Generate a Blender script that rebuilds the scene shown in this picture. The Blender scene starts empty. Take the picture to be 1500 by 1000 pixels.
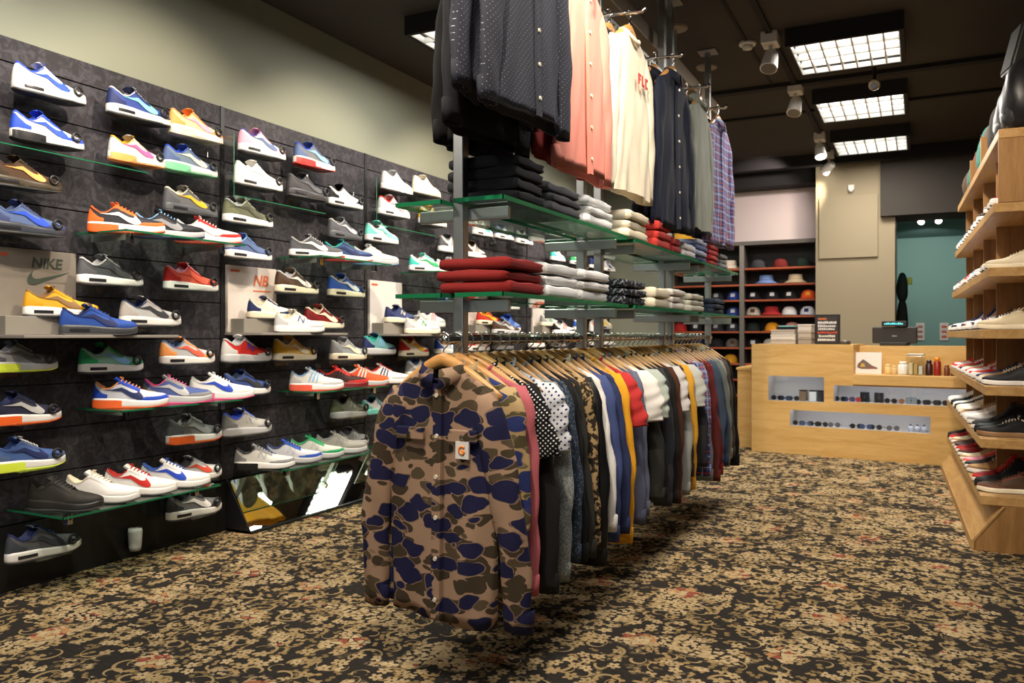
import bpy, math, random
from mathutils import Vector, Matrix
sc = bpy.context.scene
C = sc.collection
R = math.radians
rnd = random.Random(7)

# ------------------------------------------------------------------ camera
F, YAW, HCAM, HOR = 1190.0, R(26.68), 1.05, 490.0
cd = bpy.data.cameras.new('camera'); cam = bpy.data.objects.new('camera', cd); C.objects.link(cam)
cam.location = (0, 0, HCAM); cam.rotation_euler = (R(90), 0, YAW)
cd.sensor_width = 36; cd.lens = F / 1500 * 36; cd.shift_y = -10 / 1500
cd.clip_start = .05; cd.clip_end = 60
cd.dof.use_dof = True; cd.dof.focus_distance = 2.6; cd.dof.aperture_fstop = 5.6
sc.camera = cam

# ------------------------------------------------------------------ world, exposure
w = bpy.data.worlds.new('world'); sc.world = w; w.use_nodes = True
w.node_tree.nodes['Background'].inputs[0].default_value = (.80, .88, 1, 1)
w.node_tree.nodes['Background'].inputs[1].default_value = .6
sc.view_settings.view_transform = 'Standard'; sc.view_settings.look = 'None'
sc.view_settings.exposure = 0.08; sc.view_settings.gamma = 1
sc.view_settings.use_curve_mapping = False

ZC = 2.96          # ceiling height
XL = -3.34         # face of the shoe wall

def lamp(kind, name, loc, rot, power, col, **k):
    l = bpy.data.lights.new(name, kind); l.energy = power; l.color = col
    for a, b in k.items(): setattr(l, a, b)
    o = bpy.data.objects.new(name, l); C.objects.link(o); o.location = loc; o.rotation_euler = rot
    return o
WARM = (1, .84, .64); NEUT = (1, .93, .84)
# louvred ceiling fixtures (x, y of centre); the later ones are unseen, added for light; the first four are in the photograph
FIX = [(-.42, 5.63), (-.42, 7.05), (-.42, 8.47), (-2.43, 4.40), (-.42, 2.8), (-.42, .6), (-2.43, 1.9), (-2.43, 7.1), (-2.43, -.4)]
for x, y in FIX:
    lamp('AREA', 'fluorescent_light', (x, y, ZC - .13), (0, 0, 0), 30, NEUT, shape='SQUARE', size=.56)
def spot(loc, tgt, power, angle, col=WARM, size=.03, blend=.6):
    d = Vector(tgt) - Vector(loc)
    return lamp('SPOT', 'spot_light', loc, d.to_track_quat('-Z', 'Y').to_euler(), power, col, spot_size=R(angle), spot_blend=blend, shadow_soft_size=size)
# shoe-wall washers on the ceiling track left of the rack
TRACKL = [(-2.0, y) for y in (1.0, 2.3, 3.55, 4.9, 6.2, 7.5)]
for x, y in TRACKL: spot((x, y + .1, ZC - .2), (XL, y + .5, 1.55), 120, 78)
# aisle track right of the rack
TRACKR = [((-.85, 5.35), (-1.3, 3.3, 1.3), 110), ((-.85, 6.5), (-1.2, 4.6, 1.2), 60), ((-.85, 8.2), (-.5, 7.4, .6), 130), ((-.85, 9.05), (-1.5, 9.6, 2.3), 45),
          ((-.85, 1.1), (-1.2, 2.4, 1.5), 140), ((-.85, 2.3), (-1.1, 3.6, 1.5), 125), ((-.25, 3.2), (.5, 5.4, 1.3), 95), ((-.25, 4.4), (.5, 6.6, 1.3), 65)]
for (x, y), t, p in TRACKR: spot((x, y, ZC - .22), t, p, 70)
spot((.1, 10.6, 2.2), (.05, 11.9, 1.5), 70, 95, (1, .95, .9))
spot((-1.3, 8.7, 2.85), (-1.9, 9.7, 2.3), 30, 90, (1, .84, .80))

# ------------------------------------------------------------------ pixel helpers (a point of the place on a known plane)
DX, DY = -math.sin(YAW), math.cos(YAW)
RX, RY = math.cos(YAW), math.sin(YAW)
def ray(px, py): k = (px - 750) / F; return DX + RX * k, DY + RY * k, (HOR - py) / F
def onX(px, py, X): a, b, c = ray(px, py); t = X / a; return Vector((X, b * t, HCAM + c * t))
def onY(px, py, Y): a, b, c = ray(px, py); t = Y / b; return Vector((a * t, Y, HCAM + c * t))
def onZ(px, py, Z): a, b, c = ray(px, py); t = (Z - HCAM) / c; return Vector((a * t, b * t, Z))

# ------------------------------------------------------------------ node helper
class NT:
    def __init__(s, name):
        s.mat = bpy.data.materials.new(name); s.mat.use_nodes = True
        s.t = s.mat.node_tree; s.b = s.t.nodes['Principled BSDF']; s.tc = None
    def put(s, sock, v):
        if v is None: return
        if isinstance(v, bpy.types.NodeSocket): s.t.links.new(v, sock)
        elif isinstance(v, (tuple, list)) and len(v) == 3 and sock.type == 'RGBA': sock.default_value = (*v, 1)
        else: sock.default_value = v
    def m(s, op, a, b=None, c=None, clamp=False):
        n = s.t.nodes.new('ShaderNodeMath'); n.operation = op; n.use_clamp = clamp
        for i, v in enumerate((a, b, c)): s.put(n.inputs[i], v)
        return n.outputs[0]
    def vm(s, op, a, b=None):
        n = s.t.nodes.new('ShaderNodeVectorMath'); n.operation = op; s.put(n.inputs[0], a); s.put(n.inputs[1], b); return n.outputs[0]
    def co(s, kind='Object', scale=(1, 1, 1), loc=(0, 0, 0), rot=(0, 0, 0)):
        if not s.tc: s.tc = s.t.nodes.new('ShaderNodeTexCoord')
        n = s.t.nodes.new('ShaderNodeMapping'); s.t.links.new(s.tc.outputs[kind], n.inputs[0])
        n.inputs[1].default_value = loc; n.inputs[2].default_value = rot; n.inputs[3].default_value = scale
        return n.outputs[0]
    def noise(s, vec, scale, detail=2, rough=.5, dist=0, out=0):
        n = s.t.nodes.new('ShaderNodeTexNoise'); s.put(n.inputs['Vector'], vec); n.inputs['Scale'].default_value = scale
        n.inputs['Detail'].default_value = detail; n.inputs['Roughness'].default_value = rough; n.inputs['Distortion'].default_value = dist
        return n.outputs[out]
    def vor(s, vec, scale, rand=1.0, dim='2D', feature='F1'):
        n = s.t.nodes.new('ShaderNodeTexVoronoi'); n.voronoi_dimensions = dim; n.feature = feature; s.put(n.inputs['Vector'], vec)
        n.inputs['Scale'].default_value = scale; n.inputs['Randomness'].default_value = rand; return n
    def sep(s, vec):
        n = s.t.nodes.new('ShaderNodeSeparateXYZ'); s.put(n.inputs[0], vec); return n.outputs
    def mix(s, f, a, b):
        n = s.t.nodes.new('ShaderNodeMix'); n.data_type = 'RGBA'; s.put(n.inputs[0], f); s.put(n.inputs[6], a); s.put(n.inputs[7], b); return n.outputs[2]
    def ss(s, v, lo, hi):
        n = s.t.nodes.new('ShaderNodeMapRange'); n.interpolation_type = 'SMOOTHSTEP'; s.put(n.inputs[0], v); s.put(n.inputs[1], lo); s.put(n.inputs[2], hi); return n.outputs[0]
    def bump(s, h, strength=.3, dist=.01):
        n = s.t.nodes.new('ShaderNodeBump'); n.inputs['Strength'].default_value = strength; n.inputs['Distance'].default_value = dist
        s.put(n.inputs['Height'], h); s.t.links.new(n.outputs[0], s.b.inputs['Normal'])
    def fin(s, col=None, rough=.6, metal=0, spec=.5):
        s.put(s.b.inputs['Base Color'], col); s.put(s.b.inputs['Roughness'], rough); s.b.inputs['Metallic'].default_value = metal
        s.b.inputs['Specular IOR Level'].default_value = spec; return s.mat
def srgb(r, g, b): return tuple(((c / 255 + .055) / 1.055) ** 2.4 if c > 10 else c / 255 / 12.92 for c in (r, g, b))
def K(s): # colour word or hex
    return srgb(int(s[0:2], 16), int(s[2:4], 16), int(s[4:6], 16))
COL = dict(white='e9e7e4', cream='e6dcc2', black='17171a', char='3a3b40', dgrey='55565b', grey='8e8f92', lgrey='bdbec0', navy='26305c', blue='2f55b0', royal='2a4cc0',
           sky='7fb2e2', slate='53668f', red='c22d28', dred='7d1a1e', orange='f0692c', lorange='f5a05a', yellow='e9b42c', gold='d9a630', neon='dcf04a', pink='ee5f96', lpink='f2a6bd',
           green='2f9a62', lgreen='7cc79a', teal='3fb9ab', olive='6c6f55', brown='4a3526', lbrown='8b6a48', tan='b89466', coral='e8604a', mint='7fe0d0', purple='5d4f9c', denim='3d4f78')
_mc = {}
def fabric(col, rough=.85, bump=.25, scale=260, var=.12):
    key = ('f', col, rough, scale)
    if key in _mc: return _mc[key]
    n = NT(col + '_fabric'); v = n.co('Object'); c = K(COL.get(col, col))
    a = n.noise(v, 9, 3); col2 = n.mix(a, tuple(x * (1 - var) for x in c), tuple(min(1, x * (1 + var)) for x in c))
    wv = n.noise(v, scale, 2); n.bump(wv, bump, .002)
    _mc[key] = n.fin(col2, rough, 0, .25); return _mc[key]
def plain(col, rough=.5, metal=0, spec=.5, var=.06):
    key = ('p', col, rough, metal)
    if key in _mc: return _mc[key]
    n = NT(col + '_surface'); c = K(COL.get(col, col)); a = n.noise(n.co('Object'), 30, 3)
    _mc[key] = n.fin(n.mix(a, tuple(x * (1 - var) for x in c), tuple(min(1, x * (1 + var)) for x in c)), rough, metal, spec); return _mc[key]
def glow(name, col, st):
    n = NT(name); n.b.inputs['Emission Color'].default_value = (*col, 1); n.b.inputs['Emission Strength'].default_value = st
    return n.fin(col, .5)
def glass(name, col, rough=0.0, trans=1.0):
    # thin shop glass: mostly clear, tinted, with a reflection
    n = NT(name); t = n.t; t.nodes.remove(n.b)
    out = t.nodes['Material Output']; tr = t.nodes.new('ShaderNodeBsdfTransparent'); tr.inputs[0].default_value = (*col, 1)
    gl = t.nodes.new('ShaderNodeBsdfGlossy'); gl.inputs['Roughness'].default_value = .02; gl.inputs[0].default_value = (.95, 1, .97, 1)
    lw = t.nodes.new('ShaderNodeLayerWeight'); lw.inputs[0].default_value = .5
    class _: pass
    fr = _(); fr.outputs = [n.m('ADD', n.m('MULTIPLY', n.m('POWER', lw.outputs['Facing'], 4.0), .55), .04)]
    mx = t.nodes.new('ShaderNodeMixShader'); t.links.new(fr.outputs[0], mx.inputs[0]); t.links.new(tr.outputs[0], mx.inputs[1]); t.links.new(gl.outputs[0], mx.inputs[2])
    t.links.new(mx.outputs[0], out.inputs[0]); return n.mat
def edge_mat():
    n = NT('green_glass_edge'); n.b.inputs['Transmission Weight'].default_value = .35; n.b.inputs['IOR'].default_value = 1.2
    return n.fin(srgb(34, 128, 84), .15, 0, .8)

def carpet():
    n = NT('floral_carpet'); v = n.co('Object')
    v = n.vm('ADD', v, n.vm('MULTIPLY', n.vm('SUBTRACT', n.noise(v, 5, 1, out=1), (.5, .5, .5)), (.05, .05, 0)))
    def motif(scale, rand, k, Rr, off, lobes=.38, shift=0.0, wig=0):
        vv = n.vm('ADD', v, (shift, shift * .7, 0))
        vo = n.vor(vv, scale, rand); l = n.vm('SUBTRACT', vv, vo.outputs['Position']); x, y, z = n.sep(l)
        th = n.m('ARCTAN2', y, x); cr, cg, cb = n.sep(vo.outputs['Color']); ph = n.m('MULTIPLY', cr, 6.28)
        pet = n.m('ABSOLUTE', n.m('COSINE', n.m('ADD', n.m('MULTIPLY', th, k / 2), ph)))
        lim = n.m('MULTIPLY', n.m('ADD', n.m('MULTIPLY', pet, lobes), 1 - lobes), Rr)
        return vo.outputs['Distance'], lim, th, ph, cg, cb
    # small five-petal flowers, with dark seams between the petals
    d, lim, th, ph, cg, cb = motif(17, .75, 5, .44, 0, .5)
    fl = n.ss(n.m('SUBTRACT', lim, d), 0, .05); fl = n.m('MULTIPLY', fl, n.ss(d, .05, .10))
    cm_ = n.noise(v, 5.5, 1); fl = n.m('MULTIPLY', fl, n.m('MULTIPLY', n.ss(cg, .15, .2), n.ss(cm_, .43, .47)))
    # leaves
    d2, lim2, th2, ph2, cg2, cb2 = motif(25, .9, 2, .50, 0, .92, 3.1)
    lf = n.m('MULTIPLY', n.ss(n.m('SUBTRACT', lim2, d2), 0, .06), n.m('MULTIPLY', n.ss(cg2, .30, .34), n.ss(n.noise(n.vm('ADD', v, (5, 2, 0)), 5, 1), .40, .45)))
    # scrolls
    d3, lim3, th3, ph3, cg3, cb3 = motif(6.5, .8, 3, .4, 0, .25, 7.7)
    sw = n.m('ADD', .26, n.m('MULTIPLY', n.m('SINE', n.m('ADD', th3, ph3)), .09))
    ar = n.m('ABSOLUTE', n.m('SUBTRACT', d3, sw)); wd = n.m('ADD', .032, n.m('MULTIPLY', n.m('SINE', n.m('ADD', th3, ph3)), .016))
    scr = n.m('MULTIPLY', n.ss(n.m('SUBTRACT', wd, ar), 0, .012), n.ss(n.m('COSINE', n.m('ADD', th3, n.m('MULTIPLY', ph3, 2.3))), -.5, -.3))
    d5, lim5, th5, ph5, cg5, cb5 = motif(11, .85, 3, .4, 0, .25, 4.4)
    sw5 = n.m('ADD', .27, n.m('MULTIPLY', n.m('SINE', n.m('ADD', th5, ph5)), .10)); wd5 = n.m('ADD', .045, n.m('MULTIPLY', n.m('SINE', n.m('ADD', th5, ph5)), .025))
    sc5 = n.m('MULTIPLY', n.ss(n.m('SUBTRACT', wd5, n.m('ABSOLUTE', n.m('SUBTRACT', d5, sw5))), 0, .015), n.ss(n.m('COSINE', n.m('ADD', th5, n.m('MULTIPLY', ph5, 1.7))), -.55, -.35))
    scr = n.m('MAXIMUM', scr, n.m('MULTIPLY', sc5, n.ss(cg5, .3, .34)))
    # dense petals inside patches
    d4, lim4, th4, ph4, cg4, cb4 = motif(46, .9, 4, .52, 0, .3, 1.3)
    pn = n.noise(v, 4.2, 1); pt = n.m('MULTIPLY', n.ss(n.m('SUBTRACT', lim4, d4), 0, .10), n.ss(pn, .56, .62))
    # large roses
    vr = n.vor(n.vm('ADD', v, (.4, .2, 0)), 2.1, .35); rr = vr.outputs['Distance']
    rose = n.ss(n.m('SUBTRACT', n.m('ADD', .06, n.m('MULTIPLY', n.noise(v, 22, 1), .14)), rr), 0, .01)
    vs = n.vor(v, 34, 1, feature='DISTANCE_TO_EDGE'); seam = n.ss(vs.outputs['Distance'], .04, .12)
    rose = n.m('MULTIPLY', rose, seam)
    base = n.mix(n.noise(v, 60, 2), srgb(34, 32, 32), srgb(58, 53, 47))
    tan = n.mix(n.noise(v, 11, 2), srgb(186, 160, 114), srgb(126, 106, 72))
    creamc = n.mix(n.noise(v, 40, 2), srgb(210, 188, 148), srgb(164, 138, 96))
    c = n.mix(lf, base, n.mix(cb2, srgb(112, 96, 64), srgb(166, 138, 92)))
    c = n.mix(scr, c, tan); c = n.mix(pt, c, creamc); c = n.mix(fl, c, n.mix(cb, creamc, tan))
    vcol = n.sep(n.vor(v, 34, 1).outputs['Color'])[0]
    rosec = n.mix(n.ss(vcol, .55, .6), creamc, n.mix(n.ss(vcol, .8, .82), srgb(178, 128, 84), srgb(146, 72, 58)))
    c = n.mix(rose, c, rosec)
    rd = n.m('MULTIPLY', n.ss(n.noise(v, 3, 1), .60, .64), n.ss(cg4, .86, .88)); c = n.mix(n.m('MULTIPLY', rd, pt), c, srgb(150, 50, 48))
    n.bump(n.noise(v, 420, 2), .5, .004)
    return n.fin(c, .95, 0, .1)
def wood(name, ca, cb, rough=.45, axis=0, ply=False):
    n = NT(name); sc_ = [9, 9, 9]; sc_[axis] = 1.1; v = n.co('Object', tuple(sc_))
    a = n.noise(v, 2.2, 4, .6, .8); g = n.noise(v, 14, 3, .6, .3)
    c = n.mix(n.ss(a, .3, .72), ca, cb); c = n.mix(n.m('MULTIPLY', n.ss(g, .5, .8), .35), c, tuple(x * .72 for x in cb))
    n.bump(g, .08, .002); return n.fin(c, rough, 0, .35)
def camo(name, base, brown, navy, seed=0):
    n = NT(name); v = n.co('Object', (1, .45, 1.75), (seed, seed * 2, 0))
    v = n.vm('ADD', v, n.vm('MULTIPLY', n.vm('SUBTRACT', n.noise(v, 11, 1.5, out=1), (.5, .5, .5)), (.085, .05, .085)))
    def blobs(sh, scale, r0, r1):
        vo = n.vor(n.vm('ADD', v, sh), scale, .85, '3D'); rr = n.m('ADD', r0, n.m('MULTIPLY', n.sep(vo.outputs['Color'])[1], r1)); return n.m('SUBTRACT', vo.outputs['Distance'], rr), n.sep(vo.outputs['Color'])[0]
    d1, c1 = blobs((0, 0, 0), 17, .43, .22); d2, c2 = blobs((3.3, 1.1, 5.2), 11.5, .32, .24)
    c = n.mix(n.ss(d1, .02, -.02), base, n.mix(n.ss(c1, .75, .76), brown, tuple(x * 1.7 for x in brown)))
    c = n.mix(n.m('MULTIPLY', n.ss(d2, .07, .04), n.ss(c2, .14, .15)), c, tuple(x * .7 for x in base))
    c = n.mix(n.m('MULTIPLY', n.ss(d2, .03, .0), n.ss(c2, .14, .15)), c, navy)
    n.bump(n.noise(v, 300, 2), .2, .002); return n.fin(c, .85, 0, .2)
def dots(name, base, dot, pitch, r, stagger=True):
    n = NT(name); v = n.co('Object', (1, 0, 1), rot=(0, R(45) if stagger else 0, 0)); x, y, z = n.sep(n.co('Object', (1, 1, 1), rot=(0, R(45), 0)))
    fx = n.m('SUBTRACT', n.m('FRACT', n.m('DIVIDE', x, pitch)), .5); fz = n.m('SUBTRACT', n.m('FRACT', n.m('DIVIDE', z, pitch)), .5)
    d = n.m('SQRT', n.m('ADD', n.m('MULTIPLY', fx, fx), n.m('MULTIPLY', fz, fz)))
    c = n.mix(n.ss(d, r, r * .7), base, dot); n.bump(n.noise(n.co('Object'), 260, 2), .25, .002); return n.fin(c, .85, 0, .2)
def plaid(name, a, b, c3, pitch=.07):
    n = NT(name); x, y, z = n.sep(n.co('Object'))
    def st(q, p, w0, o=0): return n.m('LESS_THAN', n.m('FRACT', n.m('ADD', n.m('DIVIDE', q, p), o)), w0)
    xx = n.m('ADD', x, n.m('MULTIPLY', y, 1.0))
    c = n.mix(n.m('MULTIPLY', n.m('ADD', st(xx, pitch, .5), st(z, pitch, .5)), .5), a, b)
    c = n.mix(n.m('MULTIPLY', n.m('MAXIMUM', st(xx, pitch, .1, .3), st(z, pitch, .1, .3)), .85), c, c3)
    c = n.mix(n.m('MULTIPLY', n.m('MAXIMUM', st(xx, pitch, .06, .75), st(z, pitch, .06, .75)), .8), c, srgb(215, 215, 220))
    return n.fin(c, .85, 0, .2)
def speckle(name, a, b, scale=90, th=.58):
    n = NT(name); v = n.co('Object'); q = n.noise(v, scale, 2); c = n.mix(n.ss(q, th, th + .05), a, b); n.bump(n.noise(v, 260, 2), .3, .002); return n.fin(c, .88, 0, .2)

def wallpaper():
    n = NT('dark_panel'); v = n.co('Object'); q = n.noise(v, 22, 3, .6, 1.5); c = n.mix(n.ss(q, .42, .62), srgb(47, 45, 49), srgb(66, 64, 70)); n.bump(q, .08, .003)
    return n.fin(c, .6, 0, .22)
def paint(name, a, b, rough=.8):
    n = NT(name); v = n.co('Object'); q = n.noise(v, 1.3, 3); n.bump(n.noise(v, 120, 3), .05, .002); return n.fin(n.mix(q, a, b), rough, 0, .3)

M_CARPET = carpet(); M_PANEL = wallpaper()
M_WALL = paint('grey_green_paint', srgb(134, 137, 122), srgb(140, 143, 128)); M_CEIL = paint('dark_ceiling_paint', srgb(62, 58, 54), srgb(68, 63, 58), .9)
M_CEILD = paint('dark_trim_paint', srgb(30, 29, 29), srgb(36, 34, 33)); M_BEIGE = paint('beige_paint', srgb(150, 138, 114), srgb(158, 145, 120))
M_WHITEW = paint('pale_wall_paint', srgb(205, 192, 190), srgb(212, 200, 196)); M_TEAL = paint('teal_paint', srgb(98, 130, 123), srgb(106, 138, 131)); M_BLACK = plain('black', .45)
M_OAK = wood('birch_plywood', srgb(216, 178, 114), srgb(200, 158, 92), .42, 0); M_OAKY = wood('pale_oak', srgb(188, 150, 96), srgb(164, 124, 72), .45, 1)
M_OAKZ = wood('oak_upright', srgb(160, 120, 72), srgb(134, 96, 54), .5, 2); M_HANG = wood('hanger_wood', srgb(206, 156, 92), srgb(184, 130, 70), .35, 0)
M_ORED = wood('orange_shelf_wood', srgb(178, 92, 56), srgb(150, 70, 42), .45, 0)
M_STEEL = plain('b4b4b2', .32, 1.0); M_CHROME = plain('d8d8d6', .12, 1.0); M_ALU = plain('a8a6a0', .5, .6)
M_GLASS = glass('clear_shelf_glass', (.86, .95, .90)); M_ACR = glass('clear_acrylic', (.93, .95, .94)); M_EDGE = edge_mat()
M_MIRROR = plain('e8ecea', .015, 1.0); M_GLOW = glow('lamp_glow', (1, .93, .82), 22); M_TUBE = glow('fluorescent_tube', (1, .97, .92), 5.5)
M_LOUV = plain('d6d6d2', .35, .3); M_PLAST = plain('d9d6cf', .5)

# ------------------------------------------------------------------ mesh helper
class MB:
    def __init__(s): s.v = []; s.f = []
    def box(s, x0, x1, y0, y1, z0, z1, M=None):
        b = len(s.v)
        for z in (z0, z1):
            for x, y in ((x0, y0), (x1, y0), (x1, y1), (x0, y1)):
                p = Vector((x, y, z)); s.v.append(M @ p if M else p)
        s.f += [[b + i for i in q] for q in ((0, 3, 2, 1), (4, 5, 6, 7), (0, 1, 5, 4), (1, 2, 6, 5), (2, 3, 7, 6), (3, 0, 4, 7))]; return s
    def grid(s, rows, cu=False, cap0=False, cap1=False):   # rows of points; cu closes each row
        b = len(s.v); n = len(rows[0])
        for r in rows: s.v += [Vector(p) for p in r]
        for i in range(len(rows) - 1):
            for j in range(n if cu else n - 1):
                k = (j + 1) % n; s.f.append([b + i * n + j, b + i * n + k, b + (i + 1) * n + k, b + (i + 1) * n + j])
        if cap0: s.f.append([b + j for j in range(n)][::-1])
        if cap1: s.f.append([b + (len(rows) - 1) * n + j for j in range(n)])
        return s
    def tube(s, pts, r, n=10, caps=True, flat=1.0):
        pts = [Vector(p) for p in pts]; rows = []; up = Vector((0, 0, 1)); ref = None
        for i, p in enumerate(pts):
            t = (pts[min(i + 1, len(pts) - 1)] - pts[max(i - 1, 0)]).normalized()
            if ref is None: ref = t.cross(up); ref = Vector((1, 0, 0)) if ref.length < .05 else ref
            a = (ref - t * ref.dot(t)).normalized(); ref = a; bb = t.cross(a)
            rr = r[i] if isinstance(r, (list, tuple)) else r
            rows.append([p + a * math.cos(2 * math.pi * k / n) * rr + bb * math.sin(2 * math.pi * k / n) * rr * flat for k in range(n)])
        return s.grid(rows, True, caps, caps)
    def lathe(s, prof, n=24, c=(0, 0, 0), ax='z'):
        rows = []
        for r, z in prof:
            row = []
            for k in range(n):
                a = 2 * math.pi * k / n; p = Vector((r * math.cos(a), r * math.sin(a), z))
                if ax == 'x': p = Vector((p.z, p.x, p.y))
                if ax == 'y': p = Vector((p.x, p.z, p.y))
                row.append(p + Vector(c))
            rows.append(row)
        return s.grid(rows, True, True, True)
    def poly(s, pts, th, M=None):    # flat outline in x-z, extruded along +y by th
        b = len(s.v); n = len(pts)
        for y in (0, th):
            for x, z in pts:
                p = Vector((x, y, z)); s.v.append(M @ p if M else p)
        s.f.append([b + i for i in range(n)]); s.f.append([b + n + i for i in range(n)][::-1])
        for i in range(n): k = (i + 1) % n; s.f.append([b + i, b + n + i, b + n + k, b + k])
        return s
    def mesh(s, name):
        me = bpy.data.meshes.new(name); me.from_pydata([tuple(v) for v in s.v], [], s.f); me.update(); return me
def fixn(me):
    import bmesh
    bm = bmesh.new(); bm.from_mesh(me); bmesh.ops.recalc_face_normals(bm, faces=bm.faces); bm.to_mesh(me); bm.free()
def obj(name, mb, mat, parent=None, smooth=False, bevel=0, loc=None, rotz=0, subd=0):
    me = mb if isinstance(mb, bpy.types.Mesh) else mb.mesh(name)
    if not isinstance(mb, bpy.types.Mesh): fixn(me)
    o = bpy.data.objects.new(name, me); C.objects.link(o)
    if mat:
        if not me.materials: me.materials.append(None)
        o.material_slots[0].link = 'OBJECT'; o.material_slots[0].material = mat
    if parent: o.parent = parent
    if smooth: me.shade_smooth()
    if bevel:
        md = o.modifiers.new('bevel', 'BEVEL'); md.width = bevel; md.segments = 2; md.limit_method = 'ANGLE'
    if subd:
        md = o.modifiers.new('sub', 'SUBSURF'); md.levels = subd; md.render_levels = subd
    if loc is not None: o.location = loc
    if rotz: o.rotation_euler.z = rotz
    return o
def tag(o, label=None, cat=None, group=None, kind=None):
    if label: o['label'] = label
    if cat: o['category'] = cat
    if group: o['group'] = group
    if kind: o['kind'] = kind
    return o
def thing(name, label, cat, loc=(0, 0, 0), rotz=0, group=None):
    o = bpy.data.objects.new(name, None); o.empty_display_size = .05; C.objects.link(o); o.location = loc; o.rotation_euler = (0, 0, rotz)
    return tag(o, label, cat, group)
def struct(name, mb, mat, label=None, **k): return tag(obj(name, mb, mat, **k), label, None, None, 'structure')
def part(name, mb, mat, parent, label=None, **k):
    o = obj(name, mb, mat, parent, **k)
    if label: o['label'] = label
    return o
def text_mesh(s, size, depth=.002, shear=0, bold=0):
    cu = bpy.data.curves.new('lettering', 'FONT'); cu.body = s; cu.size = size; cu.extrude = depth; cu.align_x = 'CENTER'; cu.align_y = 'CENTER'; cu.shear = shear; cu.offset = bold
    o = bpy.data.objects.new('lettering', cu); C.objects.link(o); dg = bpy.context.evaluated_depsgraph_get()
    me = bpy.data.meshes.new_from_object(o.evaluated_get(dg)); bpy.data.objects.remove(o); me.materials.clear(); return me
# ------------------------------------------------------------------ setting
def bx(*a): return MB().box(*a)
YB = 9.75
struct('floor', bx(-3.6, 1.2, -2.2, 12.4, -.05, 0), M_CARPET, 'dark carpet with a dense beige floral pattern')
struct('ceiling', bx(-3.6, 1.2, -2.2, 12.4, ZC, ZC + .1), M_CEIL, 'dark grey-brown painted ceiling')
struct('wall_left', bx(-3.6, XL - .03, -2.2, YB, 0, ZC), M_WALL, 'grey-green wall above the shoe panels')
struct('wall_right', bx(.98, 1.2, -2.2, 12.4, 0, ZC), M_CEILD)
struct('wall_back', bx(-3.6, -1.04, YB, YB + .1, 0, ZC), M_WHITEW, 'pale wall above the cap shelves')
# back-left grey pier beside the cap shelves
p = onY(985, 400, 9.6)
struct('trim_1', bx(-3.37, -2.66, 9.25, YB, 0, ZC), M_WALL, 'grey pier left of the cap shelves')
struct('trim_2', bx(-2.66, -1.03, 9.45, YB, 2.72, ZC), M_CEILD, 'dark band above the pale back wall')
xa = onY(1195, 400, 9.3).x; xb = onY(1290, 400, 9.3).x; xc = onY(1311, 400, 9.3).x
struct('wall_column', bx(xa, xc, 9.3, YB + .1, 0, ZC), M_BEIGE, 'beige column between cap shelves and teal doorway')
pa = onY(1200, 290, 9.3); pb = onY(1286, 376, 9.3)
struct('trim_3', bx(pa.x, pb.x, 9.275, 9.3, pb.z, pa.z), M_BEIGE, 'raised beige access panel on the column', bevel=.004)
zt = onY(1340, 315, 9.3).z
struct('wall_bulkhead', bx(xb, .98, 9.22, 9.3 + .5, zt, ZC), M_CEIL, 'dark bulkhead above the teal doorway')
struct('wall_far', bx(-.9, 1.2, 12.0, 12.2, 0, ZC), M_TEAL, 'teal wall of the back room')
struct('wall_passage', bx(xc - .14, xc - .04, YB + .1, 12.0, 0, ZC), M_TEAL, 'teal side wall of the passage')
struct('trim_4', bx(xc - .04, .98, 9.8, 12, 2.33, 2.4), paint('passage_ceiling', srgb(90, 120, 116), srgb(96, 126, 122)), 'lower ceiling of the passage')
# shop front behind the camera: wall with a wide window added for soft fill light
mb = MB(); mb.box(-3.6, 1.2, -2.3, -2.2, 0, .3).box(-3.6, 1.2, -2.3, -2.2, 2.4, ZC).box(-3.6, -3.1, -2.3, -2.2, .3, 2.4).box(.8, 1.2, -2.3, -2.2, .3, 2.4)
struct('wall_front', mb, M_CEILD)
mb = MB()
for x in (-3.1, -1.8, -.5, .76): mb.box(x, x + .04, -2.28, -2.22, .3, 2.4)
mb.box(-3.1, .8, -2.28, -2.22, .3, .34).box(-3.1, .8, -2.28, -2.22, 2.36, 2.4)
struct('window_1', mb, M_BLACK); struct('window_2', bx(-3.06, .76, -2.252, -2.246, .34, 2.36), M_ACR)
# ceiling joints, beams
struct('trim_5', bx(-3.36, .97, 6.42, 6.5, ZC - .03, ZC), M_CEILD, 'dark joint across the ceiling')
struct('trim_6', bx(-3.36, .97, 7.3, 7.34, ZC - .02, ZC), M_CEILD)
struct('trim_7', bx(-1.02, -1.0, -2, 6.42, ZC - .008, ZC), M_CEILD)
struct('trim_8', bx(-3.36, .97, 9.1, 9.22, ZC - .12, ZC), M_CEILD)

# ------------------------------------------------------------------ shoe wall: grooved dark panels
PITCH = 1.258; Y0 = 3.19; ZTOP = 2.27; NP = 7
for i in range(-3, 5):
    y0 = Y0 + i * PITCH; y1 = y0 + PITCH
    if y1 > 9.2: y1 = 9.24
    mb = MB(); zz = .27; k = 0
    while zz < ZTOP - .01:
        z1 = min(zz + .185, ZTOP); mb.box(XL - .018, XL, y0 + .014, y1 - .014, zz, z1); zz += .19
    pn = thing('wall_panel', ['', ][0] or 'grooved dark panel', 'wall panel', (0, 0, 0)); pn['kind'] = 'structure'; pn.name = 'wall_panel'; del pn['category']; del pn['label']
    part('slats', mb, M_PANEL, pn, bevel=.002)
    part('backing', bx(XL - .03, XL - .012, y0 + .002, y1, .0, ZTOP), M_BLACK, pn)
    part('joint_strip', bx(XL - .012, XL + .004, y1 - .014, y1 + .012, .27, ZTOP), M_BLACK, pn)
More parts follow.
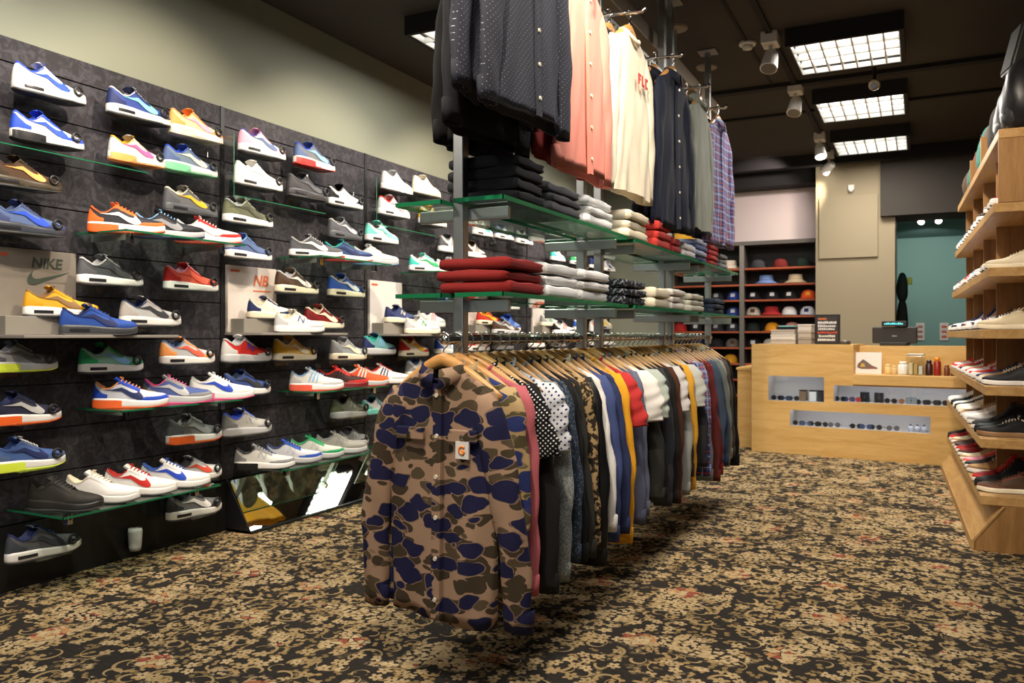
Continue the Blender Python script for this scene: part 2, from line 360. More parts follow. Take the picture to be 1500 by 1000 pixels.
struct('baseboard_left', bx(XL - .02, XL + .012, -2.0, 9.24, 0, .265), plain('0d0d0f', .6), 'black plinth under the shoe wall')

# ------------------------------------------------------------------ ceiling fixtures
def fixture(x, y, label):
    t = thing('ceiling_light', label, 'ceiling light', (x, y, ZC), 0)
    mb = MB(); a, b = .31, .335
    mb.box(-b, b, -b, -a, -.115, 0).box(-b, b, a, b, -.115, 0).box(-b, -a, -a, a, -.115, 0).box(a, b, -a, a, -.115, 0)
    part('frame', mb, M_CEILD, t)
    part('reflector', bx(-.31, .31, -.31, .31, -.03, -.005), plain('e8e6e0', .3), t)
    mb = MB()
    for k in range(4): mb.tube([(-.3, -.225 + .15 * k, -.06), (.3, -.225 + .15 * k, -.06)], .013, 10)
    part('tubes', mb, M_TUBE, t, smooth=True)
    mb = MB()
    for k in range(8): q = -.31 + .62 * k / 7; mb.box(q - .005, q + .005, -.31, .31, -.112, -.075)
    for k in range(5): q = -.31 + .62 * k / 4; mb.box(-.31, .31, q - .004, q + .004, -.110, -.077)
    part('louvre', mb, M_LOUV, t)
    return t
FL = ['square louvred light nearest in the right-hand ceiling row', 'square louvred light, middle of the right-hand ceiling row', 'farthest square louvred light of the right-hand ceiling row',
      'square louvred light over the shoe wall, behind the hanging jackets']
for i, (x, y) in enumerate(FIX):
    if i < 4: fixture(x, y, FL[i])
    else: fixture(x, y, ['added louvred light over the near aisle, outside the picture', 'added unseen louvred light over the aisle by the shop front', 'added unseen louvred light above the near shoe wall', 'added louvred light deep in the shop, over the shoe aisle', 'added unseen louvred light by the fill window, over the shoe aisle'][i - 4])

def track_spot(x, y, tgt, label, on=False, box=True):
    t = thing('track_spotlight', label, 'spotlight', (x, y, ZC))
    part('driver_box', bx(-.05, .05, -.07, .07, -.075, 0), M_PLAST, t, bevel=.006)
    d = (Vector(tgt) - Vector((x, y, ZC - .2))).normalized(); s = Vector((0, 0, -.16))
    part('arm', MB().tube([(0, 0, -.07), (0, 0, -.13)], .012, 8), M_PLAST, t, smooth=True)
    a = s - d * .06; b = s + d * .075
    part('head', MB().tube([a, a + d * .02, b], [.03, .042, .055], 20), M_PLAST, t, smooth=False)
    part('lens', MB().tube([b - d * .001, b + d * .004], [.046, .046], 20), M_GLOW if on else glass('lens_glass', (.5, .5, .5)) if 0 else (M_GLOW if on else plain('6d6a64', .2)), t)
TL = ['white track spotlight hanging at the top edge, left of the nearest louvred light', 'white track spotlight between the first and second louvred lights', 'lit track spotlight with white box left of the farthest louvred light', 'lit round spotlight just above the beige column']
for i, ((x, y), tg, p_) in enumerate(TRACKR[:4]): track_spot(x, y, (tg if i > 1 else (x - .3, y - 1.2, 0)), TL[i], on=i > 1)
t = thing('lighting_track', 'thin dark lighting track on the ceiling holding the aisle spotlights', 'track', (-.85, 0, ZC)); part('rail', bx(-.018, .018, 3.0, 9.1, -.02, 0), M_CEILD, t)
# smoke detector, hanging camera, small white bulb
p = onZ(1095, 62, ZC)
t = thing('smoke_detector', 'round white smoke detector on the dark ceiling', 'smoke detector', p)
part('base', MB().lathe([(.0, 0), (.055, 0), (.055, -.015), (.05, -.022), (0, -.022)], 24), M_PLAST, t, smooth=True); part('sensor', MB().lathe([(0, -.02), (.035, -.02), (.03, -.045), (.0, -.05)], 20), M_PLAST, t, smooth=True)
p = onZ(1281, 93, ZC)
t = thing('ceiling_camera', 'small dark camera hanging in front of the middle louvred light', 'camera', p)
part('stem', MB().tube([(0, 0, 0), (0, 0, -.12)], .012, 8), M_CEILD, t); part('housing', MB().tube([(0, .03, -.14), (0, 0, -.15), (0, -.1, -.18)], [.03, .04, .035], 14), plain('6b5a44', .4), t, smooth=True); part('lens', MB().tube([(0, -.1, -.18), (0, -.125, -.188)], .022, 12), M_BLACK, t)
p = onY(1247, 275, 9.3)
t = thing('wall_sensor', 'tiny pale sensor high on the beige column', 'sensor', p); part('base', bx(-.03, .03, -.03, 0, -.03, .03), M_PLAST, t, bevel=.006); part('dome', MB().lathe([(0, 0), (.022, 0), (.018, -.02), (0, -.028)], 16, (0, -.03, -.025)), M_PLAST, t, smooth=True)
# hung square beam over the rack with rods
t = thing('ceiling_beam', 'long bronze square beam hung on rods above the garment rack', 'beam', (-1.36, 0, 0))
part('beam', bx(-.035, .035, 2.6, 6.05, 2.655, 2.745), plain('6e5f4a', .5, .3), t, bevel=.004)
for y in (3.4, 4.98, 5.8):
    part('rod', MB().tube([(0, y, 2.745), (0, y, ZC - .012)], .008, 8), M_ALU, t); part('ceiling_disc', MB().lathe([(0, ZC), (.075, ZC), (.07, ZC - .012), (0, ZC - .014)], 24, (0, y, 0)), plain('8a7f70', .5), t)
# passage spots
t = thing('twin_spotlight', 'pair of bright spotlights under the lintel of the teal passage', 'spotlight', (0.0, 9.96, 2.33))
q = onY(1362, 317, 9.96).x
t.location.x = q
part('bar', bx(-.11, .11, -.012, .012, -.03, 0), M_BLACK, t)
for s in (-1, 1): part('lamp_head', MB().tube([(s * .08, 0, -.03), (s * .085, -.03, -.05)], [.02, .032], 14), M_GLOW, t, smooth=True)

# ------------------------------------------------------------------ garment rack
RXc = -1.28
def YX(px, X=RXc): return onX(px, 490, X).y
st = [(YX(675), YX(852)), (YX(877), YX(970)), (YX(982), YX(1037))]
rk = thing('garment_rack', 'long steel garment rack with uprights, hanging rails and glass shelf brackets', 'clothes rack', (RXc, 0, 0))
posts = [y for s in st for y in s]
for y in posts:
    part('upright', bx(-.018, .018, y - .018, y + .018, .99, ZC - .012), M_STEEL, rk, bevel=.003)
    part('ceiling_plate', bx(-.06, .06, y - .06, y + .06, ZC - .012, ZC), M_STEEL, rk, bevel=.003)
mb = MB().tube([(0, YX(650), 1.035), (0, YX(1040), 1.035)], .016, 14); part('hanging_rail', mb, M_CHROME, rk, 'chrome lower hanging rail', smooth=True)
for y in posts:
    for z in (1.17, 1.455):
        yy = y + (.02 if y in (posts[0], posts[2], posts[4]) else -.02)
        part('bracket', bx(-.16, .16, yy - .008, yy + .008, z - .05, z - .012), M_STEEL, rk, bevel=.002)
# perforated upper bars
for a, b in st:
    mb = MB(); y0, y1 = a - .1, b + (.06 if b < 5.3 else .28)
    mb.box(-.008, .008, y0, y1, 2.43, 2.445).box(-.008, .008, y0, y1, 2.495, 2.51)
    k = int((y1 - y0) / .06)
    for j in range(k + 1):
        yy = y0 + (y1 - y0 - .02) * j / k; mb.box(-.008, .008, yy, yy + .022, 2.445, 2.495)
    part('perforated_bar', mb, M_ALU, rk, bevel=0)
# glass shelves of the rack
shl = [('upper', 1.455), ('lower', 1.17)]; wh = ['near the camera', 'in the middle of the rack', 'at the far end of the rack']
for nm, z in shl:
    for k, (a, b) in enumerate(st):
        ya, yb = a - .08 if k == 0 else a - .05, b + .055
        for sd, sx in (('aisle side', 1), ('wall side', -1)):
            t = thing('glass_shelf', 'green-edged glass shelf, %s level, %s, %s' % (nm, sd, wh[k]), 'glass shelf', (RXc, 0, z), 0, 'glass shelves on the garment rack')
            x0, x1 = (.022, .19) if sx > 0 else (-.19, -.022)
            part('pane', bx(x0 + .0025, x1 - .0025, ya + .0025, yb - .0025, -.0065, .0065), M_GLASS, t)
            e = .0028; mb = MB().box(x0, x1, ya, ya + e, -.0065, .0065).box(x0, x1, yb - e, yb, -.0065, .0065).box(x0, x0 + e, ya, yb, -.0065, .0065).box(x1 - e, x1, ya, yb, -.0065, .0065)
            part('polished_edge', mb, M_EDGE, t)

# ------------------------------------------------------------------ garments
def interp(tab, x):
    if x <= tab[0][0]: return tab[0][1]
    for (a, p), (b, q) in zip(tab, tab[1:]):
        if x <= b: k = (x - a) / (b - a); k = k * k * (3 - 2 * k) * .5 + k * .5; return p + (q - p) * k
    return tab[-1][1]
def body_mesh(length, wsh, whem, thick, seed, fold=.012):
    rg = random.Random(seed); ph = [rg.uniform(0, 6.3) for _ in range(6)]; fr = [rg.uniform(14, 20), rg.uniform(26, 38), rg.uniform(8, 12)]
    zt = -.085
    wt = [(0, .082), (.018, .105), (.045, wsh * .80), (.07, wsh * .97), (.11, wsh + .008), (.24, wsh + .015), (length * .6, (wsh + whem) / 2 + .004), (length, whem)]
    tt = [(0, .03), (.05, .024), (.15, thick * .8), (.4, thick), (length, thick * 1.15)]
    zs = [0, .006, .018, .03, .045, .058, .07, .085, .11, .15, .2] + [.2 + (length - .2) * k / 16 for k in range(1, 17)]
    rows = []; N = 56
    for d in zs:
        W = interp(wt, d); T = interp(tt, d); row = []; a = min(1, d / length * 1.3)
        for k in range(N):
            th = 2 * math.pi * k / N; cx, sy = math.cos(th), math.sin(th)
            x = W * math.copysign(abs(cx) ** .75, cx); y = T * math.copysign(abs(sy) ** .7, sy)
            edge = 1 - min(1, abs(x) / W) ** 4
            y += a * fold * (math.sin(fr[0] * x + ph[0] + d * 2) + .5 * math.sin(fr[1] * x + ph[1] - d * 5) + .6 * math.sin(fr[2] * x + ph[2])) * (.4 + .6 * edge)
            y += .004 * math.sin(x * 60 + d * 18 + ph[3]) * a * math.copysign(1, sy)
            z = zt - d - (0 if d > .05 else (abs(x) / W) ** 2 * .004)
            if d > length * .6: z += .008 * math.sin(fr[2] * x + ph[4]) * (d / length - .6) / .4
            if d < .03 and sy < 0: z -= (1 - (x / W) ** 2) * .035 * (1 - d / .03)
            row.append((x, y, z))
        rows.append(row)
    inner = [[(x * .985, y * .9, z + .004) for x, y, z in rows[-1]]]
    rows += inner + [[(x * .97, y * .8, z + .05) for x, y, z in rows[-2]]]
    m = MB().grid(rows, True); m.f.append([len(m.v) - N + j for j in range(N)]); return m
def sleeve_mesh(side, wsh, length, r0, r1, seed, bend=.010, out=.05, flare=False):
    rg = random.Random(seed * 3 + side); rows = []; N = 22; K = 22; ph = rg.uniform(0, 6)
    zt = -.085 - .055
    for i in range(K + 1):
        q = i / K; cx = wsh - .045 + out * math.sin(min(1, q * 1.3) * 1.5) + .012 * math.sin(q * 3.1 + ph); cy = -bend * math.sin(q * 2.6)
        cz = zt - .03 - q * length; r = r0 + (r1 - r0) * q ** .8; ry = max(.02, (.036 if wsh < .2 else .030) - .01 * q) if not flare else .030
        if i == 0: r *= .5; ry *= .5; cz += .028
        if i == 1: r *= .85; ry *= .85; cz += .006
        row = []
        for k in range(N):
            a = 2 * math.pi * k / N; wr = 1 + .07 * math.sin(a * 3 + q * 14 + ph) + .05 * math.sin(q * 26 + a * 2)
            x = cx + r * math.cos(a) * wr; y = cy + ry * math.sin(a) * wr; row.append((side * x, y, cz + (.012 * math.cos(a) if flare else 0) * q))
        rows.append(row)
    last = rows[-1]; cxm = sum(p[0] for p in last) / N; cym = sum(p[1] for p in last) / N
    rows.append([(cxm + (x - cxm) * .9, cym + (y - cym) * .85, z + .004) for x, y, z in last]); rows.append([(cxm + (x - cxm) * .85, cym + (y - cym) * .8, z + .05) for x, y, z in last])
    m = MB().grid(rows, True, True, True); return m, (last, cxm, cym)
def collar_mesh(kind):
    m = MB(); rows = []; N = 36
    if kind == 'crew':
        for rr, dz in ((.0, 0), (.009, .006), (.012, .0), (.009, -.014), (0, -.012)):
            rows.append([((.078 + rr) * math.cos(a), (.032 + rr * .6) * math.sin(a) * (1 if math.sin(a) > 0 else 1.1), -.083 + dz - (.038 * (1 - math.cos(a) ** 2) if math.sin(a) < 0 else 0)) for a in [2 * math.pi * k / N for k in range(N)]])
        m.grid(rows + [rows[0]], True)
    elif kind == 'shirt':     # folded collar with two points at the front (-y)
        for s in (-1, 1):
            pr = []
            for q in [i / 12 for i in range(13)]:
                a = math.pi * .5 - q * math.pi * .96; x = .07 * math.cos(a) * s; y = .034 * math.sin(a)
                drop = .032 + .028 * max(0, q - .6) / .4; fw = .016 + .012 * q
                zz = -.062 - .028 * max(0, q - .35) / .65
                pr.append([(x * .95, y * .8, zz - .02), (x, y, zz), (x * 1.06, y * 1.1 - .002, zz + .002), (x * (1.0 + fw * 9), y * 1.2 - .004 * q - .004, zz - drop), (x * (1.0 + fw * 8), y * 1.1 - .001 * q, zz - drop)])
            m.grid(pr)
    else:                     # hood: soft roll behind the neck
        m.tube([(.085 * math.cos(a), .035 * math.sin(a), -.075 - (.03 if math.sin(a) < 0 else -.005)) for a in [math.pi * (-.42 + 1.84 * k / 16) for k in range(17)]], [.012 + .016 * math.sin(math.pi * k / 16) for k in range(17)], 10)
    return m
HANG = MB()
pts = []; 
for k in range(25):
    q = -1 + k / 12; x = q * .19; z = -.060 - .112 * abs(q) ** 1.3; pts.append((x, .0 + .012 * q * q, z))
HANG.tube(pts, [.010 + .006 * (1 - abs(-1 + k / 12)) for k in range(25)], 10, True, 1.35)
HANG_ME = HANG.mesh('hanger_bar'); fixn(HANG_ME); HANG_ME.shade_smooth()
HK = MB().tube([(0, 0, -.052), (0, 0, -.022)] + [(.019 * math.sin(a), 0, .003 - .019 * math.cos(a)) for a in [R(d) for d in range(0, 290, 24)]][1:] , .0022, 6)
HK = MB().tube([(0, 0, -.05), (0, 0, -.03), (.012, 0, -.02), (.0205, 0, -.004), (.0205, 0, .008), (.012, 0, .019), (0, 0, .022), (-.013, 0, .018), (-.020, 0, .008)], .0024, 6)
HK_ME = HK.mesh('hanger_hook'); fixn(HK_ME); HK_ME.shade_smooth()
def hanger(loc, rot, label):
    t = thing('clothes_hanger', label, 'hanger', loc, rot, 'wooden hangers'); part('bar', HANG_ME, M_HANG, t); part('hook', HK_ME, M_CHROME, t); return t
def garment(name, label, cat, loc, rot, mat, group, sleeve='long', length=.70, wsh=.205, whem=.235, thick=.03, seed=1, col='shirt', trim=None, buttons=None, pocket=False, cuff=True, fold=.009, band=False, out=.05):
    t = thing(name, label, cat, loc, rot, group); trim = trim or mat
    part('body', body_mesh(length, wsh, whem, thick, seed, fold), mat, t, smooth=True)
    for s in (-1, 1):
        if sleeve == 'long':
            L = length * .88; m, (la, cx, cy) = sleeve_mesh(s, wsh, L, .062, .043, seed, out=out)
            sl = part('sleeve', m, mat, t, smooth=True)
            if cuff:
                zc = la[0][2]; sl2 = part('cuff', MB().grid([[(cx + (x - cx) * k, cy + (y - cy) * k, z + dz) for x, y, z in la] for k, dz in ((1.0, .062), (1.08, .058), (1.06, .03), (1.0, -.004), (.85, -.002), (.8, .03))], True), trim, sl, smooth=True)
        elif sleeve == 'short':
            m, _ = sleeve_mesh(s, wsh + .01, .20, .075, .082, seed, out=.035, flare=True); part('sleeve', m, mat, t, smooth=True)
    part('collar', collar_mesh(col), trim, t, smooth=True)
    if col == 'shirt':
        rows = [[(x, -(interp([(0, .03), (.15, thick * .8), (.4, thick), (length, thick * 1.15)], d) + .008 + dy), -.085 - d) for x, dy in ((-.017, -.012), (-.015, 0), (.015, 0), (.017, -.012))] for d in [.045 + (length - .05) * k / 14 for k in range(15)]]
        pl = part('placket', MB().grid(rows), trim, t)
        if buttons:
            for k in range(6): d = .08 + (length - .14) * k / 5; part('button', MB().lathe([(0, -.0), (.007, -.0), (.006, -.004), (0, -.004)], 12, (0, -(interp([(0, .03), (.15, thick * .8), (.4, thick), (length, thick * 1.15)], d) + .008), -.085 - d), 'y'), buttons, pl)
    if pocket:
        for s in (-1, 1): part('pocket_flap', bx(s * .095 - .05, s * .095 + .05, -thick - .012, -thick + .004, -.30, -.262), trim, t, bevel=.004)
    if band:
        m = body_mesh(length, wsh, whem, thick, seed, fold); N = 56
        rows = [[(v.x * 1.006, v.y * 1.04, v.z) for v in m.v[r * N:(r + 1) * N]] for r in (24, 25, 26)]
        part('hem_band', MB().grid(rows, True), trim, t, smooth=True)
    return t
FB = fabric
M_CAMO = camo('duck_camouflage', srgb(152, 124, 102), srgb(62, 52, 38), srgb(27, 28, 60)); M_CAMO2 = camo('tan_camouflage', srgb(176, 150, 108), srgb(84, 76, 52), srgb(44, 54, 106), 4)
M_PDOT = dots('white_on_black_dots', srgb(16, 16, 18), srgb(225, 225, 225), .011, .26); M_BDOT = dots('blue_on_white_dots', srgb(214, 216, 222), srgb(48, 58, 110), .016, .26)
M_CDOT = dots('charcoal_pin_dots', srgb(48, 50, 60), srgb(170, 174, 188), .013, .085); M_PLAID = plaid('blue_red_plaid', srgb(34, 50, 104), srgb(60, 92, 160), srgb(180, 60, 50), .06)
M_LEOP = speckle('tan_speckle', srgb(52, 44, 34), srgb(176, 148, 106), 55, .5); M_MARL = speckle('grey_marl', srgb(120, 126, 126), srgb(154, 158, 156), 160, .5)
M_SLUB = speckle('slate_slub', srgb(44, 54, 70), srgb(84, 96, 112), 120, .55); M_BPLAID = plaid('orange_blue_plaid', srgb(62, 74, 130), srgb(110, 120, 170), srgb(190, 110, 80), .05)
M_LBUT = plain('cfc6b4', .3)
GR = 'garments on the lower rail'
row = [ # y, name, mat, sleeve, length, collar, label
 (2.09, 'jacket', M_CAMO, 'long', .74, 'shirt', 'blue and brown camouflage shirt jacket at the front end of the rail'),
 (2.165, 'jacket', M_CAMO2, 'long', .73, 'shirt', 'paler tan camouflage jacket directly behind the front one'),
 (2.235, 'sweatshirt', FB('b8626a'), 'long', .68, 'crew', 'dusty pink sweatshirt third along the rail'),
 (2.295, 'shirt', M_PDOT, 'short', .66, 'shirt', 'black short-sleeved shirt with small white dots'),
 (2.355, 'jacket', FB('1d1c1c'), 'long', .70, 'shirt', 'black jacket just in front of the dotted white shirt'),
 (2.425, 'shirt', M_BDOT, 'short', .62, 'shirt', 'white short-sleeved shirt with blue dots'),
 (2.495, 'sweatshirt', M_MARL, 'long', .71, 'crew', 'pale grey marl sweatshirt under the dotted white shirt'),
 (2.565, 'shirt', M_SLUB, 'long', .66, 'shirt', 'slate blue flecked shirt behind the grey sweatshirt'),
 (2.63, 'jacket', FB('1b1c1e'), 'long', .69, 'shirt', 'black jacket behind the slate flecked shirt'),
 (2.695, 'shirt', FB('2e2d2b'), 'long', .68, 'shirt', 'charcoal brown shirt in front of the speckled one'),
 (2.76, 'shirt', M_LEOP, 'long', .66, 'shirt', 'brown and tan speckled shirt between dark garments'),
 (2.83, 'jacket', FB('121214', .5), 'long', .74, 'crew', 'long black jacket in front of the white shirt'),
 (2.905, 'shirt', FB('white'), 'long', .62, 'shirt', 'bright white long-sleeved shirt'),
 (2.975, 'shirt', FB('3f4c7c'), 'long', .70, 'shirt', 'blue denim shirt behind the white shirt'),
 (3.045, 'shirt', FB('2b3358'), 'long', .68, 'shirt', 'dark navy shirt in front of the mustard sweatshirt'),
 (3.14, 'sweatshirt', FB('d89a22'), 'long', .72, 'crew', 'large mustard yellow sweatshirt in the middle of the rail'),
 (3.22, 'tee_shirt', FB('b03030'), 'short', .52, 'crew', 'red short-sleeved top behind the mustard sweatshirt'),
 (3.29, 'shirt', FB('50566e'), 'long', .69, 'shirt', 'faded slate shirt behind the red top'),
 (3.36, 'shirt', FB('5f6478'), 'long', .67, 'shirt', 'greyer slate shirt, second behind the mustard sweatshirt'),
 (3.435, 'tee_shirt', FB('dcdad6'), 'short', .60, 'crew', 'white short-sleeved tee past the slate shirts'),
 (3.51, 'sweatshirt', FB('2a2b28'), 'long', .62, 'crew', 'dark olive-black sweatshirt behind the white tee'),
 (3.585, 'shirt', FB('a9b4ac'), 'short', .64, 'shirt', 'pale grey-green short-sleeved shirt'),
 (3.66, 'jacket', FB('23252a'), 'long', .66, 'shirt', 'blue-black jacket behind the grey-green shirt'),
 (3.735, 'jacket', FB('33353a'), 'long', .70, 'shirt', 'charcoal jacket, second behind the grey-green shirt'),
 (3.81, 'jacket', FB('1c1c1c'), 'long', .71, 'crew', 'black jumper in front of the brown one'),
 (3.885, 'jacket', FB('4a2a1c'), 'long', .72, 'crew', 'dark brown jumper past the row centre'),
 (3.96, 'tee_shirt', FB('c9c6c6'), 'short', .58, 'crew', 'light grey tee behind the brown jumper'),
 (4.035, 'sweatshirt', FB('8f9290'), 'long', .70, 'crew', 'mid grey sweatshirt under the light grey tee'),
 (4.11, 'shirt', FB('3a2c28'), 'long', .60, 'shirt', 'dark chocolate shirt in front of the yellow sweater'),
 (4.19, 'sweatshirt', FB('d9a034'), 'long', .68, 'crew', 'smaller yellow sweater toward the far end'),
 (4.265, 'shirt', FB('b8bcb8'), 'short', .60, 'shirt', 'pale silver short-sleeved shirt above the yellow sweater'),
 (4.34, 'shirt', FB('26282c'), 'long', .60, 'shirt', 'black shirt just in front of the plaid shirts'),
 (4.415, 'shirt', M_PLAID, 'long', .66, 'shirt', 'blue plaid shirt with red lines'),
 (4.49, 'shirt', M_BPLAID, 'long', .64, 'shirt', 'lighter blue and orange plaid shirt'),
 (4.565, 'sweatshirt', FB('7f8a8e'), 'long', .72, 'crew', 'blue-grey sweatshirt behind the plaid shirts'),
 (4.64, 'shirt', FB('5c2422'), 'long', .74, 'shirt', 'rust brown shirt behind the blue-grey sweatshirt'),
 (4.72, 'sweatshirt', FB('7a1f24'), 'long', .69, 'crew', 'dark red sweatshirt near the far end'),
 (4.80, 'shirt', FB('3d4a5e'), 'long', .66, 'shirt', 'steel blue shirt behind the dark red sweatshirt'),
 (4.88, 'shirt', FB('2b3a58'), 'long', .66, 'shirt', 'navy shirt third from the far end group'),
 (4.96, 'sweatshirt', FB('66706e'), 'long', .70, 'crew', 'grey-green sweatshirt near the counter end'),
 (5.05, 'jacket', FB('8d8f8c'), 'long', .64, 'shirt', 'light grey jacket, third last on the rail'),
 (5.14, 'shirt', FB('4c443c'), 'long', .66, 'shirt', 'taupe shirt, second last on the rail'),
 (5.24, 'jacket', FB('17181a'), 'long', .74, 'shirt', 'black jacket last on the rail, nearest the counter'),
]
rg = random.Random(5)
for i, (y, nm, mat, sl, L, cl, lab) in enumerate(row):
    rz = R(rg.uniform(-4, 4)) if i else R(-3)
    loc = (RXc, y, 1.035)
    hanger(loc, rz, 'wooden hanger holding the ' + ' '.join(lab.replace(',', '').split()[:12]))
    g = garment(nm, lab, nm.replace('_', ' '), loc, rz, mat, GR, sleeve=sl, length=L * (1 + rg.uniform(-.02, .02)), wsh=.20 if i else .19, whem=.21 if i else .185, thick=.023 if i else .034, seed=i + 3, col=cl,
                buttons=M_LBUT if (i < 2 or 'denim' in lab) else None, pocket=(i == 0), fold=.005 if i else .010, band=(nm == 'sweatshirt'), out=.055 if i else .115)
    if i == 0:
        pt = part('chest_patch', bx(.075, .12, -.0495, -.043, -.345, -.295), plain('d8d4d0', .6), g, 'white square patch with orange curl')
        mb = MB().tube([(.098 + .010 * math.cos(a), -.050, -.320 + .011 * math.sin(a)) for a in [R(d) for d in range(40, 330, 24)]] + [(.098, -.05, -.318)], .0035, 6)
        part('patch_emblem', mb, plain('e0832a', .5), pt, smooth=True)
        lb = part('neck_label', bx(-.022, .022, .018, .022, -.125, -.088), plain('cfc8bd', .6), g)
        for k in range(2): part('snap', MB().lathe([(0, 0), (.008, 0), (.006, -.005), (0, -.005)], 12, (-.095 + .19 * k, -.047, -.282), 'y'), M_CHROME, g)
# upper garments, facing the aisle on short arms
UP = 'garments on the upper bar'
up = [ # x, y, name, mat, sleeve, len, collar, label, facing(+1 aisle)
 (-1.37, 2.47, 'jacket', FB('101012'), 'long', .66, 'crew', 'black jacket on the wall side of the upper bar, near end', -1, .03),
 (-1.19, 2.20, 'shirt', FB('1a1b20'), 'long', .68, 'shirt', 'black shirt hidden behind the charcoal dotted shirts', 1, .02),
 (-1.13, 2.13, 'shirt', M_CDOT, 'long', .60, 'shirt', 'charcoal pin-dot shirt, the rear of the two nearest overhead', 1, .0),
 (-1.06, 2.22, 'shirt', M_CDOT, 'long', .63, 'shirt', 'charcoal pin-dot shirt hanging frontmost overhead', 1, .0),
 (-1.18, 2.74, 'shirt', FB('8f3230'), 'long', .66, 'shirt', 'dark red shirt behind the salmon pink shirt', 1, 0),
 (-1.11, 2.78, 'shirt', FB('d9897a'), 'long', .70, 'shirt', 'salmon pink long-sleeved shirt on the upper bar', 1, 0),
 (-1.20, 3.32, 'sweatshirt', FB('26262a'), 'long', .60, 'crew', 'black top behind the cream sweatshirt', 1, 0),
 (-1.13, 3.38, 'sweatshirt', FB('e8dcc4'), 'long', .68, 'crew', 'cream sweatshirt with small red chest lettering', 1, 0),
 (-1.18, 3.93, 'jacket', FB('181b26'), 'long', .74, 'shirt', 'navy jacket next to the cream sweatshirt, rear one', 1, 0),
 (-1.11, 4.00, 'jacket', FB('1c2130'), 'long', .76, 'shirt', 'dark navy jacket with light buttons on the upper bar', 1, 0),
 (-1.17, 4.50, 'jacket', FB('2a2c2e'), 'long', .70, 'crew', 'black layer under the grey hooded top', 1, 0),
 (-1.11, 4.55, 'sweatshirt', FB('8c9288'), 'long', .70, 'hood', 'grey-green hooded top on the upper bar', 1, 0),
 (-1.50, 5.62, 'jacket', FB('d9a21e'), 'long', .70, 'hood', 'yellow coat on the wall side of the upper bar, far end', -1, 0),
 (-1.17, 4.98, 'shirt', FB('232c4a'), 'long', .70, 'shirt', 'navy shirt behind the overhead plaid shirt', 1, 0),
 (-1.11, 5.02, 'shirt', M_BPLAID, 'long', .74, 'shirt', 'blue and orange plaid shirt at the far end overhead', 1, 0),
]
armY = set()
for i, (x, y, nm, mat, sl, L, cl, lab, fc, _) in enumerate(up):
    rz = R(90 + rg.uniform(-5, 5)) * fc; z = 2.47 - .035
    loc = (x, y, z)
    hanger(loc, rz, 'wooden hanger carrying the ' + ' '.join(lab.replace(',', '').split()[:12]))
    g = garment(nm, lab, nm, loc, rz, mat, UP, sleeve=sl, length=L + .02, wsh=.215, whem=.245, thick=.028, seed=i + 80, col=cl, buttons=M_LBUT if i in (2, 3, 5, 9) else None, fold=.009, band=(nm == 'sweatshirt'), out=.07)
    if 'cream' in lab:
        mb = MB()
        for k, (a, b, c_, d) in enumerate([(0, .012, 0, .045), (.012, .03, .034, .045), (.012, .026, .017, .027), (.045, .057, 0, .045), (.057, .073, 0, .011), (.09, .102, 0, .045), (.102, .118, .034, .045), (.102, .118, 0, .011)]):
            mb.box(.0 + a, b, -.045, -.041, -.30 + c_, -.30 + d)
        part('chest_lettering', mb, plain('b5302c', .7), g, 'red chest lettering')
for y in sorted({round(u[1], 1) for u in up}):
    pass
for y in (2.17, 2.76, 3.35, 3.97, 4.53, 5.0):
    part('hook_arm', MB().tube([(.0, y, 2.445), (.22, y, 2.43), (.235, y, 2.445)], .0085, 8), M_CHROME, rk, smooth=True)
for y in (2.45, 5.6): part('hook_arm', MB().tube([(.0, y, 2.445), (-.22, y, 2.43), (-.235, y, 2.445)], .0085, 8), M_CHROME, rk, smooth=True)

# ------------------------------------------------------------------ folded clothes on the rack shelves
def folded_mesh(wx, wy, h, seed):
    rg = random.Random(seed); m = MB(); rows = []; NX, NK = 18, 20; ph = rg.uniform(0, 6)
    for i in range(NX + 1):
        q = i / NX; y = -wy / 2 + wy * q; e = min(q, 1 - q) * NX; sh = 1 if e >= 1 else .93 if e > .4 else .90; row = []
        for k in range(NK):
            a = 2 * math.pi * k / NK; cx, sz = math.cos(a), math.sin(a)
            x = wx / 2 * math.copysign(abs(cx) ** .22, cx) * (.995 + .005 * math.sin(y * 40 + ph)); zz = h / 2 * math.copysign(abs(sz) ** .45, sz) * (sh if e < 1 else 1)
            if abs(sz) < .2 and cx > 0: x -= .006                # crease between the two plies
            z = h / 2 + zz
            if sz > .3: z += .0025 * math.sin(x * 30 + ph) + .002 * math.sin(y * 37 + x * 12 + ph)
            row.append((x, y, z))
        rows.append(row)
    return m.grid(rows, True, True, True)
FOLD = [folded_mesh(.25, .255, .034, k) for k in range(3)]
fme = []
for k, m_ in enumerate(FOLD): me = m_.mesh('folded'); fixn(me); me.shade_smooth(); fme.append(me)
def pile(px0, px1, z, n, mats, what, grp, X=RXc + .06, wx=.25, h=.034, xo=0):
    ya, yb = YX(px0, RXc + .19), YX(px1, RXc + .19); yc = (ya + yb) / 2; wy = min(.27, yb - ya)
    pos = ['bottom', 'second', 'third', 'top', 'fifth']
    if n == 3: pos = ['bottom', 'middle', 'top']
    if n == 2: pos = ['bottom', 'top']
    if n == 4: pos = ['bottom', 'second', 'third', 'top']
    for k in range(n):
        o = obj('folded_shirt', fme[(k + n) % 3], mats[k % len(mats)], None, loc=(X + xo + rg.uniform(-.006, .006), yc + rg.uniform(-.004, .004), z + .0068 + k * h))
        o.scale = (wx / .25, (wy - .012) / .255, h / .0345); o.rotation_euler.z = R(rg.uniform(-2, 2))
        tag(o, ('%s, %s of its pile' % (what, pos[k])), 'folded shirt', grp)
        o['label'] = '%s of the %s' % (pos[k] + ' garment', what)
    return yc
ZU, ZL = 1.455, 1.17
